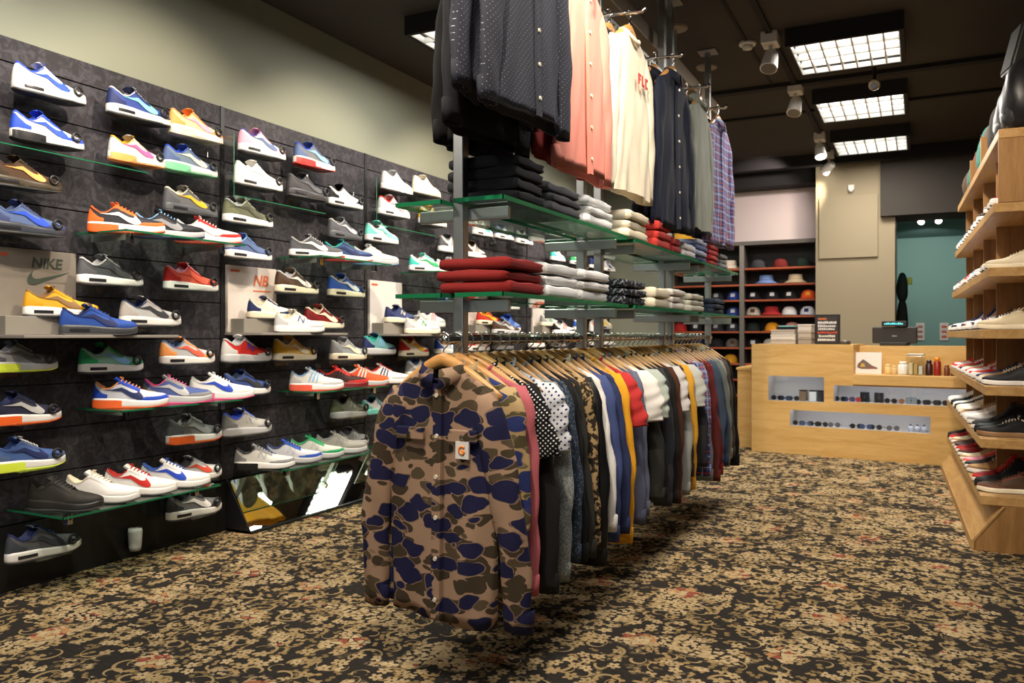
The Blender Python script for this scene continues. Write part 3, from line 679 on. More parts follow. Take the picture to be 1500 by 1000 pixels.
pile(760, 800, ZU, 4, [FB('1c1d21')], 'black pile nearest on the upper glass shelf', 'folded clothes on the upper shelf', h=.036)
pile(803, 858, ZU, 3, [FB('47474c')], 'charcoal pile behind the black one, upper shelf', 'folded clothes on the upper shelf', h=.034)
pile(860, 903, ZU, 3, [FB('e4e4e2')], 'white pile on the upper glass shelf', 'folded clothes on the upper shelf', h=.036)
pile(912, 962, ZU, 3, [FB('d8cdb4')], 'cream pile on the upper glass shelf', 'folded clothes on the upper shelf', h=.04)
pile(966, 985, ZU, 3, [FB('b4362e')], 'tomato red pile on the upper shelf', 'folded clothes on the upper shelf', h=.042)
pile(988, 1000, ZU, 2, [FB('8f2326')], 'dark red pile past the tomato red one', 'folded clothes on the upper shelf', h=.036)
pile(1003, 1020, ZU, 2, [FB('d8d8dc')], 'pale grey pile on the far upper shelf', 'folded clothes on the upper shelf', h=.034)
pile(1022, 1038, ZU, 4, [FB('4a5a86'), FB('9aa6c4')], 'blue pile on the far upper shelf', 'folded clothes on the upper shelf', h=.03)
pile(1041, 1054, ZU, 4, [FB('a42c2c')], 'brick red pile at the far upper end', 'folded clothes on the upper shelf', h=.03)
pile(1057, 1068, ZU, 3, [FB('6a6e72')], 'grey pile last on the upper shelf', 'folded clothes on the upper shelf', h=.03)
pile(748, 800, ZL, 3, [FB('7c1c1a')], 'dark red pile nearest on the lower glass shelf', 'folded clothes on the lower shelf', h=.036)
pile(804, 852, ZL, 3, [FB('e6e5e4')], 'white pile beside the dark red one, lower shelf', 'folded clothes on the lower shelf', h=.038)
pile(855, 897, ZL, 3, [FB('dfdedd')], 'second white pile on the lower glass shelf', 'folded clothes on the lower shelf', h=.038)
pile(908, 958, ZL, 3, [speckle('black_white_check', srgb(28, 30, 36), srgb(120, 124, 132), 70, .55)], 'black checked pile on the lower shelf', 'folded clothes on the lower shelf', h=.036)
pile(960, 984, ZL, 2, [FB('d8ceb8')], 'cream pile past the checked one, lower shelf', 'folded clothes on the lower shelf', h=.046)
pile(986, 1005, ZL, 3, [FB('cfcbc4')], 'ivory pile on the far lower shelf', 'folded clothes on the lower shelf', h=.034)
pile(1007, 1039, ZL, 3, [FB('b4b2a6')], 'stone grey pile on the far lower shelf', 'folded clothes on the lower shelf', h=.032)
pile(1041, 1068, ZL, 3, [FB('2a3344')], 'dark blue pile at the far lower end', 'folded clothes on the lower shelf', h=.03)
# white print on the front edge of the dark red pile, small price tags
# ------------------------------------------------------------------ shoes (0.31 m long: heel at x=0, toe at +x)
SL = .31
SWO = [((24, 7.8), (24, 7.75)), ((18, 10.35), (18, 9.4)), ((12, 12.9), (12, 11.0)), ((8.5, 14.4), (9, 11.8)), ((6.44, 15.28), (6.66, 12.45)), ((4.5, 15.95), (5.6, 12.65)), ((2.77, 16.2), (4.6, 12.7)),
       ((1.2, 15.85), (3.6, 12.4)), ((.34, 15.02), (2.95, 11.9)), ((.02, 14.0), (2.65, 11.3)), ((.1, 13.0), (2.55, 10.6)), ((1.09, 10.63), (2.75, 9.4)), ((3.39, 7.83), (3.35, 7.83))]
def swid(s): return interp([(0, .066), (.2, .070), (.42, .068), (.72, .102), (.85, .098), (1, .08)], s) / 2
def hw(s): s = min(max(s, 0), 1); p = 3.0 if s < .5 else 2.5; return swid(s) * max(0, 1 - abs(2 * s - 1) ** p) ** (1 / p)
class Shoe:
    def __init__(s, kind):
        s.k = kind
        if kind == 'runner':
            s.st = [(0, .042), (.3, .040), (.6, .031), (.9, .026), (1, .030)]; s.top = [(0, .114), (.05, .113), (.10, .098), (.17, .083), (.25, .086), (.31, .102), (.37, .118), (.45, .106), (.55, .090), (.65, .075), (.75, .068), (.86, .061), (1, .052)]
        elif kind == 'court':
            s.st = [(0, .028), (.5, .026), (1, .026)]; s.top = [(0, .084), (.10, .080), (.18, .074), (.26, .082), (.36, .100), (.45, .089), (.55, .076), (.65, .064), (.75, .056), (.86, .052), (1, .044)]
        else:
            s.st = [(0, .030), (.5, .024), (1, .026)]; s.top = [(0, .150), (.10, .148), (.18, .146), (.26, .148), (.36, .152), (.42, .128), (.50, .100), (.6, .078), (.75, .064), (.86, .058), (1, .048)]
        s.spr = .012 if kind == 'runner' else .007
    def zb(s, q): return s.spr * max(0, (q - .72) / .28) ** 2 + .004 * max(0, (.08 - q) / .08)
    def zs(s, q): return interp(s.st, q) + s.spr * .8 * max(0, (q - .72) / .28) ** 2
    def S(s, u, t, side, off=0):
        q = (1 - math.cos(math.pi * u)) / 2; x0 = q * SL; y0 = hw(q) * .94; z0 = s.zs(q) - .002
        if q < .36: sp = .045 + q * .875
        elif q < .62: sp = q
        else: sp = .62 + (q - .62) * .66
        zt = interp(s.top, sp)
        if q < .36: yt = .031 * math.sin(math.acos(max(-1, min(1, 1 - sp_(q) * 2)))) if False else .030 * max(0, 1 - abs(2 * min(1, q / .50) - 1) ** 2.4) ** .5
        elif q < .62: yt = interp([(.36, .0235), (.5, .015), (.62, .009)], q)
        else: yt = .009 * max(0, 1 - (q - .62) / .1)
        if q < .36: yt = max(yt, .0235 * (q / .36) ** .6) if q > .12 else yt
        x2 = sp * SL; z2 = zt
        k = .55 if q > .5 else .75
        x1 = x0 + (x2 - x0) * (.12 if q > .8 else .4); z1 = z0 + (z2 - z0) * (.92 if q > .7 else .7); y1 = y0 * (1.04 if q > .5 else 1.0)
        a, b, c = (1 - t) ** 2, 2 * t * (1 - t), t * t
        x = a * x0 + b * x1 + c * x2; y = a * y0 + b * y1 + c * yt; z = a * z0 + b * z1 + c * z2
        return Vector((x, y, z)), off
    def P(s, u, t, side, off=0):
        p, _ = s.S(u, t, side)
        if off:
            e = .02; pu = s.S(min(1, u + e), t, side)[0] - s.S(max(0, u - e), t, side)[0]; pv = s.S(u, min(1, t + e), side)[0] - s.S(u, max(0, t - e), side)[0]
            n = pu.cross(pv)
            if n.length > 1e-12:
                n.normalize()
                if n.y < 0 and u < .97: n = -n
                if u >= .97 and n.z < 0 and n.x < 0: n = -n
                p = p + n * off
            p.y = max(p.y, 0)
        return Vector((p.x, p.y * side, p.z))
    def upper(s):
        NU, NTt = 30, 9; rows = []
        loop = [(u / NU, 1) for u in range(NU + 1)] + [(u / NU, -1) for u in range(NU - 1, 0, -1)]
        for k in range(NTt + 1): rows.append([s.P(u, k / NTt, sd) for u, sd in loop])
        return MB().grid(rows, True)
    def lining(s):
        NU = 30; rows = []; loop = [(u / NU, 1) for u in range(NU + 1)] + [(u / NU, -1) for u in range(NU - 1, 0, -1)]
        a, b, c, d = [], [], [], []
        for u, sd in loop:
            p = s.P(u, 1, sd); q = (1 - math.cos(math.pi * u)) / 2; a.append(p + Vector((0, 0, .0005))); b.append(Vector((p.x + (.003 if q < .1 else 0), p.y * .86, p.z - .001)))
            dz = (p.z - .055) if q < .34 else .012
            c.append(Vector((p.x + (.006 if q < .1 else 0), p.y * .84, p.z - dz))); d.append(Vector((p.x, 0, p.z - dz)))
        m = MB().grid([a, b, c, d], True)
        for sd in (1, -1):   # padded collar band round the ankle
            m.grid([[s.P(u, t, sd, .0022) for u in [k / 14 * .40 for k in range(15)]] for t in (.86, .93, 1.0)])
        return m
    def patch(s, u0, u1, tf0, tf1, off, nu=10, nt=4):
        m = MB()
        for sd in (1, -1):
            rows = []
            for j in range(nt + 1):
                rows.append([s.P(u0 + (u1 - u0) * i / nu, tf0(i / nu) + (tf1(i / nu) - tf0(i / nu)) * j / nt, sd, off if 0 < j < nt and 0 <= i <= nu else off * .6) for i in range(nu + 1)])
            m.grid(rows)
        return m
    def heelc(s): return s.patch(0, .30, lambda a: 0, lambda a: .80 - .5 * a ** 1.3, .0018)
    def toeg(s): return s.patch(.56, 1.0, lambda a: 0, lambda a: .16 + .28 * a ** .8, .0018, 14)
    def eyest(s): return s.patch(.40, .585, lambda a: .76 - .1 * a, lambda a: 1.0, .0022)
    def strip(s, pts, off=.0032):
        m = MB()
        for sd in (1, -1):
            rows = []
            for i, (q, t, w_) in enumerate(pts):
                a = pts[max(0, i - 1)]; b = pts[min(len(pts) - 1, i + 1)]; dx, dz = (b[0] - a[0]) * SL, (b[1] - a[1]) * .055; L = math.hypot(dx, dz) or 1
                nx, nz = -dz / L * w_, dx / L * w_
                row = []
                for k in (-1, 0, 1):
                    qq = q + nx * k / SL; tt = t + nz * k / .055; u = math.acos(max(-1, min(1, 1 - 2 * qq))) / math.pi
                    row.append(s.P(u, max(0, min(1, tt)), sd, off))
                rows.append(row)
            m.grid(rows)
        return m
    def swoosh(s, sides=(1, -1)):
        m = MB()
        for sd in sides:
            rows = []
            for (ax, ay), (bx_, by) in SWO:
                row = []
                for k in (0, .5, 1):
                    kk_ = -.55 + 1.6 * k; X, Y = ax + (bx_ - ax) * kk_, ay + (by - ay) * kk_; q = min(.7, .66 - .53 * X / 24); t = .76 - (Y - 7.8) / 8.4 * .56
                    row.append(s.P(math.acos(1 - 2 * q) / math.pi, t, sd, .0034))
                rows.append(row)
            m.grid(rows)
        return m
    def _old(s):
        pass
    def nlogo(s):
        m = s.strip([(.40, .28, .003), (.42, .5, .003), (.44, .72, .003)])
        for pts in ([(.44, .72, .0028), (.47, .5, .0028), (.50, .28, .0028)], [(.50, .28, .003), (.515, .45, .003), (.53, .66, .003)]):
            q = s.strip(pts); b = len(m.v); m.v += q.v; m.f += [[i + b for i in f] for f in q.f]
        return m
    def stripes(s):
        m = MB()
        for k in range(3):
            q = s.strip([(.34 + .07 * k, .12, .0035), (.38 + .06 * k, .5, .0035), (.42 + .05 * k, .85, .0035)]); b = len(m.v); m.v += q.v; m.f += [[i + b for i in f] for f in q.f]
        return m
    def sole(s, q0=0, q1=1, f0=0, f1=1, ex=0, cap=True):
        full = (q0 == 0 and q1 == 1); n = 30 if full else 10; u0 = math.acos(1 - 2 * q0) / math.pi; u1 = math.acos(1 - 2 * q1) / math.pi
        def ring(f, w_):
            o = []
            for i in range(n + 1): u = u0 + (u1 - u0) * i / n; q = (1 - math.cos(math.pi * u)) / 2; z = s.zb(q) + (s.zs(q) - s.zb(q)) * f; xx = (q - .5) * SL * (1 + (w_ - 1) * .3) + .5 * SL; o.append((xx, hw(q) * w_ + ex, z))
            return o
        m = MB(); fl = [(f0, .0), (f0 + .02, .02), (f0 + (f1 - f0) * .3, .045), (f0 + (f1 - f0) * .75, .03), (f1, 0)] if full else [(f0, .03), ((f0 + f1) / 2, .045), (f1, .02)]
        if full:
            rows = []
            for f, e in fl: r = ring(f, 1 + e - (.03 if f == 0 else 0)); rows.append(r + [(x, -y, z) for x, y, z in r[-2:0:-1]])
            m.grid(rows, True, True, True)
        else:
            for sd in (1, -1): m.grid([[(x, y * sd, z) for x, y, z in ring(f, 1 + e)] for f, e in fl])
            if q0 == 0: pass
        return m
    def tongue(s):
        rows = []
        for i in range(9):
            a = i / 8; q = .60 - .29 * a; z = interp(s.top, max(q, .36)) + (.002 + .004 * a) + (max(0, .36 - q) * SL * .75 if q < .36 else 0); w_ = .012 + .016 * a
            rows.append([(q * SL - .0, w_ * k / 2, z - abs(k / 2) ** 2 * .006) for k in (-2, -1, 0, 1, 2)])
        back = [[(x - .006, y, z - .004) for x, y, z in r] for r in rows]
        m = MB().grid(rows); m.grid(back); m.grid([rows[-1], back[-1]]); return m
    def laces(s):
        m = MB()
        qs = (.385, .43, .475, .52, .565, .605)
        for q in qs:
            z = interp(s.top, q) + .004; w_ = interp([(.36, .026), (.6, .014)], q)
            m.tube([(q * SL, -w_, z - .006), (q * SL + .002, -w_ * .5, z), (q * SL + .003, 0, z + .002), (q * SL + .002, w_ * .5, z), (q * SL, w_, z - .006)], .0028, 6)
        z = interp(s.top, .37) + .008
        for sd in (-1, 1): m.tube([(.37 * SL, 0, z), (.36 * SL, .012 * sd, z + .006), (.39 * SL, .020 * sd, z + .002), (.38 * SL, .004 * sd, z)], .002, 5)
        return m
SH = {}
for kk in ('runner', 'court', 'boot'):
    s = Shoe(kk); d = dict(upper=s.upper(), lining=s.lining(), heel=s.heelc(), toe=s.toeg(), eye=s.eyest(), midsole=s.sole(), outsole=s.sole(0, 1, -.10, .14, .0006), tongue=s.tongue(), laces=s.laces(), swoosh=s.swoosh(), nlogo=s.nlogo(), stripes=s.stripes(),
        cushion=s.sole(.004, .40, .02, .80, .0012), window=s.sole(.10, .34, .30, .62, .0020), tag=MB().tube([(.80 * SL + .017 * math.cos(a), .043 + .004, .050 + .017 * math.sin(a)) for a in [2 * math.pi * k / 16 for k in range(17)]], .0058, 7))
    SH[kk] = {}
    for a, b in d.items():
        me = b.mesh(a + '_' + kk); fixn(me); me.shade_smooth(); SH[kk][a] = me
CN = lambda c: COL.get(c, c)
def shoe(loc, rotz, length, up, ov, logo, lcol, sole, acc, lin, label, group=None, kind='runner', tagged=False, name=None, side=1, detail=True):
    """toe points along local +x; rotz turns it"""
    t = thing(name or {'runner': 'running_shoe', 'court': 'low_trainer', 'boot': 'high_top_shoe'}[kind], label, 'shoe', loc, rotz, group); k = length / SL; t.scale = (k, k * side, k)
    me = SH[kind]; f = lambda c: fabric(c, .6, .1, 200, .05)
    part('upper', me['upper'], f(up), t); part('lining', me['lining'], f(lin), t); part('midsole', me['midsole'], plain(sole, .45), t); part('tongue', me['tongue'], f(ov if detail else up), t)
    part('laces', me['laces'], f(lin if lin != up else sole), t)
    if detail: part('heel_counter', me['heel'], f(ov), t); part('toe_guard', me['toe'], f(ov if ov != up else up), t); part('eyestay', me['eye'], f(ov), t)
    part('outsole', me['outsole'], plain(acc if acc and acc != sole else ('3a3a3c' if sole not in ('black',) else 'black'), .6), t)
    if logo: part({'swoosh': 'side_swoosh', 'nlogo': 'side_letter', 'stripes': 'side_stripes'}[logo], me[logo], f(lcol), t)
    if acc and acc != sole and kind == 'runner': part('heel_cushion', me['cushion'], plain(acc, .35), t)
    elif kind == 'runner' and logo == 'swoosh': part('air_window', me['window'], plain('26262a' if sole != 'black' else '77787c', .25), t)
    if tagged: part('security_ring', me['tag'], M_BLACK, t, 'black ring-shaped security tag')
    return t
# ledge: small clear acrylic wall holder
def ledge(y, z, label):
    t = thing('shoe_ledge', label, 'shoe holder', (XL, y, z), 0, 'clear shoe holders clipped into the shoe wall')
    part('plate', bx(.004, .175, -.075, .075, -.004, -.0005), M_ACR, t); part('back_clip', bx(-.001, .004, -.06, .06, -.03, .03), M_ACR, t)
    part('front_lip', bx(.171, .175, -.075, .075, -.0005, .008), M_ACR, t); return t
XS = XL + .105
WS = [ # x0, x1, ybottom, upper, overlay, logo, logo colour, sole, accent, lining, label
 (30, 135, 143, 'white', 'white', 'swoosh', 'royal', 'white', '', 'royal', 'white and royal blue running shoe, topmost in the far-left column'),
 (27, 132, 212, 'white', 'royal', 'swoosh', 'royal', 'white', 'black', 'royal', 'white and blue shoe with black toe, second from the top far left'),
 (-6, 100, 276, 'brown', '3a2c1c', 'swoosh', 'lorange', '3b3020', '', 'brown', 'dark brown running shoe with orange swoosh, far left'),
 (-6, 106, 343, 'slate', '3c4670', 'swoosh', 'royal', '30343f', '', 'slate', 'dusty blue running shoe under the brown one, far left'),
 (-8, 92, 543, 'grey', 'dgrey', 'swoosh', 'dgrey', 'lgrey', 'neon', 'grey', 'grey running shoe with neon yellow heel below the brand board'),
 (-10, 99, 619, '2f3148', '24263a', 'swoosh', 'lgrey', 'white', 'orange', 'navy', 'dark navy running shoe with bright orange heel cushion'),
 (-6, 105, 686, '48639c', 'slate', 'swoosh', 'navy', 'white', 'neon', '48639c', 'blue running shoe with neon yellow sole, lowest but one far left'),
 (20, 128, 814, 'dgrey', '3c4048', 'swoosh', '3c4048', 'white', '', 'navy', 'dark grey shoe with white sole under the bottom glass shelf'),
 (168, 258, 176, '34468c', 'navy', 'swoosh', 'mint', 'white', '', 'lgrey', 'navy running shoe with mint swoosh at the top, second column'),
 (258, 334, 203, 'f0d9a0', 'lorange', 'swoosh', 'lpink', 'white', 'cream', 'lorange', 'pale yellow shoe with pink swoosh at the top by the panel joint'),
 (170, 250, 240, 'lgrey', 'lgrey', 'swoosh', 'pink', 'white', 'lorange', 'gold', 'light grey shoe with pink swoosh and orange sole'),
 (250, 326, 254, '6f8296', 'slate', 'swoosh', 'cream', 'white', 'lgreen', 'royal', 'blue-grey shoe with pale swoosh and green-tinted sole'),
 (250, 326, 314, '696a6c', 'dgrey', 'swoosh', 'yellow', '55565b', '', 'cream', 'grey shoe with yellow swoosh above the first long glass shelf'),
 (125, 218, 418, '46484c', 'dgrey', 'swoosh', 'char', 'white', '', 'lgrey', 'charcoal running shoe with white sole right of the brand board'),
 (251, 327, 426, 'coral', 'red', 'swoosh', 'coral', 'white', '', 'lpink', 'coral red running shoe with white sole by the panel joint'),
 (187, 273, 477, 'lgrey', 'b5aca9', 'swoosh', 'char', 'white', '', 'navy', 'light grey running shoe with dark swoosh and navy lining'),
 (127, 218, 545, '7fb2a0', 'green', 'swoosh', 'sky', 'white', '', 'char', 'green and sky blue running shoe above the middle glass shelf'),
 (245, 322, 533, 'lgrey', 'lorange', 'swoosh', 'coral', 'white', '', 'slate', 'white-grey running shoe with orange mudguard panels'),
 (337, 403, 578, '3e5596', 'navy', 'swoosh', 'char', 'white', '', 'slate', 'blue running shoe at the right end of the middle glass shelf'),
 (255, 332, 646, '6d6e70', 'dgrey', 'swoosh', 'grey', 'white', 'orange', 'grey', 'grey shoe with orange heel cushion above the white shoes'),
 (335, 405, 636, 'b4b3ae', 'grey', 'nlogo', 'lgrey', 'lgrey', '', 'royal', 'stone grey shoe with blue heel lining, above the mirror display'),
 (262, 332, 703, 'e2e2e2', 'lgrey', 'swoosh', 'coral', 'white', '', 'char', 'white shoe with orange marks behind the bottom glass shelf row'),
 (255, 332, 755, '75777c', 'char', 'swoosh', 'white', 'white', '', 'dgrey', 'grey and black shoe with white swoosh under the bottom shelf'),
 (360, 425, 229, 'white', 'lpink', 'swoosh', 'slate', 'white', '', 'purple', 'white shoe with pink midfoot panel, top of the third column'),
 (440, 497, 246, '6d6f74', 'slate', 'swoosh', 'sky', 'white', 'red', 'royal', 'grey shoe with blue heel and red cushion near the top'),
 (352, 422, 276, 'white', 'white', 'swoosh', 'white', 'white', '', 'white', 'all-white shoe inside the upper glass display'),
 (430, 487, 291, '454449', '3a393e', 'swoosh', 'dgrey', '333236', '', 'dgrey', 'dark grey tonal shoe inside the upper glass display'),
 (488, 537, 304, 'f0efec', 'black', 'swoosh', 'white', 'white', '', 'black', 'black and white shoe by the second panel joint, near the top'),
 (337, 407, 330, '5f6350', 'olive', 'swoosh', '4c5040', 'white', '', 'lgrey', 'olive green shoe with white sole and pale lining'),
 (490, 536, 350, '5f6068', 'dgrey', 'swoosh', 'lgrey', '55565b', '', 'lgrey', 'mid grey tonal shoe above the second long glass shelf'),
 (340, 405, 380, 'slate', '46568c', 'swoosh', 'slate', 'white', '', 'sky', 'slate blue shoe with white sole below the first long shelf end'),
 (412, 474, 430, '55453a', 'brown', 'swoosh', 'white', 'cream', '', 'lgrey', 'brown suede shoe with white swoosh right of the second poster'),
 (488, 542, 435, '3a5fae', 'blue', 'swoosh', 'white', 'cream', '', 'lgrey', 'bright blue shoe with white swoosh at the second panel joint'),
 (455, 510, 481, 'dred', '6a161a', 'swoosh', 'cream', 'cream', '', 'cream', 'dark red shoe with cream swoosh and sole'),
 (335, 405, 530, 'red', 'c8c6c4', 'nlogo', 'royal', 'lgrey', '', 'lgrey', 'red and grey running shoe below the second poster'),
 (410, 470, 528, 'e3b65c', 'gold', 'swoosh', 'cream', 'cream', '', 'cream', 'mustard yellow shoe with cream sole'),
 (490, 545, 527, '9aa1a6', 'grey', 'swoosh', 'cream', 'cream', '', 'lgrey', 'pale grey shoe with cream swoosh right of the mustard one'),
 (494, 545, 611, '878a80', 'olive', 'nlogo', 'lgrey', 'lgrey', '', 'char', 'olive grey running shoe above the grey shoe row'),
 (539, 578, 606, 'e6ecec', 'mint', 'nlogo', 'sky', 'mint', '', 'navy', 'white and mint shoe just left of the camouflage jacket'),
 (508, 542, 652, '8a8b8c', 'dgrey', 'nlogo', 'lgrey', 'lgrey', '', 'char', 'dark-toed grey shoe behind the bottom row, left of the jacket'),
 (565, 612, 282, 'e9e8e6', 'lgrey', 'stripes', 'white', 'white', '', 'lgrey', 'white shoe with grey shading, top of the fourth column'),
 (613, 650, 287, 'efe6d2', 'cream', 'stripes', 'lgrey', 'cream', '', 'white', 'cream white shoe at the top, left of the rack upright'),
 (560, 608, 318, 'e8e4e4', 'lgrey', 'swoosh', 'grey', 'white', '', 'red', 'white shoe with red lining, second from top in the fourth column'),
 (613, 668, 331, 'f0e7cf', 'yellow', 'stripes', 'gold', 'white', '', 'cream', 'cream and yellow shoe just under the near upper rack shelf'),
 (542, 591, 356, 'f0f0ee', 'mint', 'swoosh', 'mint', 'white', '', 'char', 'white and mint shoe, third from top in the fourth column'),
 (645, 690, 371, 'e4e2de', 'dgrey', 'stripes', 'char', 'white', '', 'grey', 'white and dark grey shoe left of the rack upright, between shelves'),
 (688, 716, 378, 'efece6', 'brown', 'stripes', 'brown', 'white', '', 'brown', 'white shoe with brown heel right of the rack upright'),
 (620, 657, 479, 'efe9ea', 'lgrey', 'stripes', 'lpink', 'white', '', 'navy', 'white and pale pink shoe left of the rack upright, under the shelves'),
 (541, 585, 519, '6fa8a8', 'navy', 'stripes', 'sky', 'lgrey', '', 'teal', 'multicoloured teal and navy shoe below the third poster'),
 (590, 636, 522, 'f0e9dc', 'red', 'swoosh', 'yellow', 'cream', '', 'yellow', 'white, red and yellow shoe below the third poster'),
 (603, 642, 552, 'd2d2d4', 'grey', 'nlogo', 'slate', 'white', '', 'slate', 'grey and blue shoe over the camouflage jacket shoulder'),
 (645, 676, 518, 'd6d8e0', 'blue', 'nlogo', 'sky', 'white', '', 'blue', 'white and blue shoe behind the start of the lower rail'),
 (690, 722, 514, 'd8c6c0', 'red', 'swoosh', 'white', 'white', '', 'red', 'red and white shoe behind the lower rail'),
 (728, 756, 512, '9a9a9a', 'char', 'nlogo', 'lgrey', 'lgrey', '', 'char', 'grey and black shoe behind the lower rail'),
 (738, 768, 485, '6f8fc8', 'blue', 'stripes', 'royal', 'white', '', 'blue', 'sky blue shoe seen between rack shelf and rail'),
 (846, 862, 484, 'd8dce6', 'blue', 'stripes', 'orange', 'white', '', 'white', 'white and blue shoe far back, just left of the second upright'),
 (880, 902, 482, 'f0d86a', 'yellow', 'swoosh', 'white', 'lgrey', '', 'white', 'yellow shoe far back, right of the paired uprights'),
 (915, 934, 481, 'dedcd8', 'lgrey', 'swoosh', 'grey', 'white', '', 'grey', 'pale shoe at the far end of the shoe wall'),
 (700, 726, 346, 'e0e0e0', 'lgrey', 'swoosh', 'teal', 'white', '', 'white', 'white and teal shoe seen under the upper rack shelf'),
 (732, 756, 351, '6f7fa8', 'slate', 'swoosh', 'white', 'white', '', 'navy', 'slate shoe seen under the upper rack shelf'),
 (762, 784, 358, 'b2b0ae', 'grey', 'swoosh', 'navy', 'white', '', 'grey', 'grey and white shoe seen under the upper rack shelf'),
]
for i, (a, b, yb, up_, ov, lg, lc, so, ac, li, lab) in enumerate(WS):
    pa_, pb_ = onX(a, yb, XS + .04), onX(b, yb, XS + .04); c = onX((a + b) / 2, yb, XS + .04); L = min(.345, max(.29, (pb_.y - pa_.y)))
    z = c.z; y = c.y - L / 2
    shoe((XS, y, z), R(90), L, up_, ov, lg, lc, so, ac, li, lab, 'shoes on the shoe wall', tagged=(b < 560), side=-1)
    ledge(c.y, z - .0005, 'clear holder under the ' + ' '.join(lab.replace(',', '').split()[:12]))
M_EDGED = plain('1d6a48', .2)
# glass wall shelves (all columns repeat the same layout)
def wall_shelf(y0, y1, dep, z, label, drop=True):
    t = thing('wall_glass_shelf', label, 'glass shelf', (XL, 0, z), 0, 'glass shelves on the shoe wall')
    part('pane', bx(.004, dep - .003, y0 + .003, y1 - .003, -.009, -.001), M_GLASS, t); e = .003
    part('polished_edge', MB().box(.004, dep, y0, y0 + e, -.009, -.001).box(.004, dep, y1 - e, y1, -.009, -.001).box(dep - e, dep, y0, y1, -.009, -.001), M_EDGED, t)
    for y in (y0 + .08, y1 - .08): part('bracket', bx(-.002, dep * .8, y - .004, y + .004, -.034, -.0095), plain('8e908c', .3, .4), t); part('bracket_clip', bx(dep * .72, dep * .8, y - .011, y + .011, -.05, -.0095), M_CHROME, t)
    return t
AS = 'shoes standing angled on the glass wall shelves'
def on_shelf(px, z, yaw, L, X, *a, **k):
    p = onX(px, 490, X); d = Vector((math.cos(yaw), math.sin(yaw), 0)); q = Vector((X, p.y, z)) - d * L / 2
    q.x = max(q.x, XL + .055)
    return shoe((q.x, q.y, z), yaw, L, *a, AS, side=-1, **k)
WSH = [('upper', 1.50, .33), ('middle', .73, .30), ('bottom', .34, .36)]
cols = ['first column', 'second column', 'third column, left of the rack upright', 'fourth column behind the rack', 'fifth column behind the rack']
for c_ in range(5):
    base = 2.345 + c_ * PITCH
    wall_shelf(base, base + .68, .33, 1.50, 'long clear shelf above the posters, %s from the left' % cols[c_])
    wall_shelf(base, base + .70, .30, .728, 'glass shelf at knee height, %s from the left' % cols[c_])
    yb0 = 2.04 + (c_ * PITCH) - (.0 if c_ else .0)
    wall_shelf(yb0, yb0 + (.80 if c_ == 0 else .95), .36, .338, 'lowest glass shelf near the floor, %s from the left' % cols[c_])
Y35 = R(90 - 38)
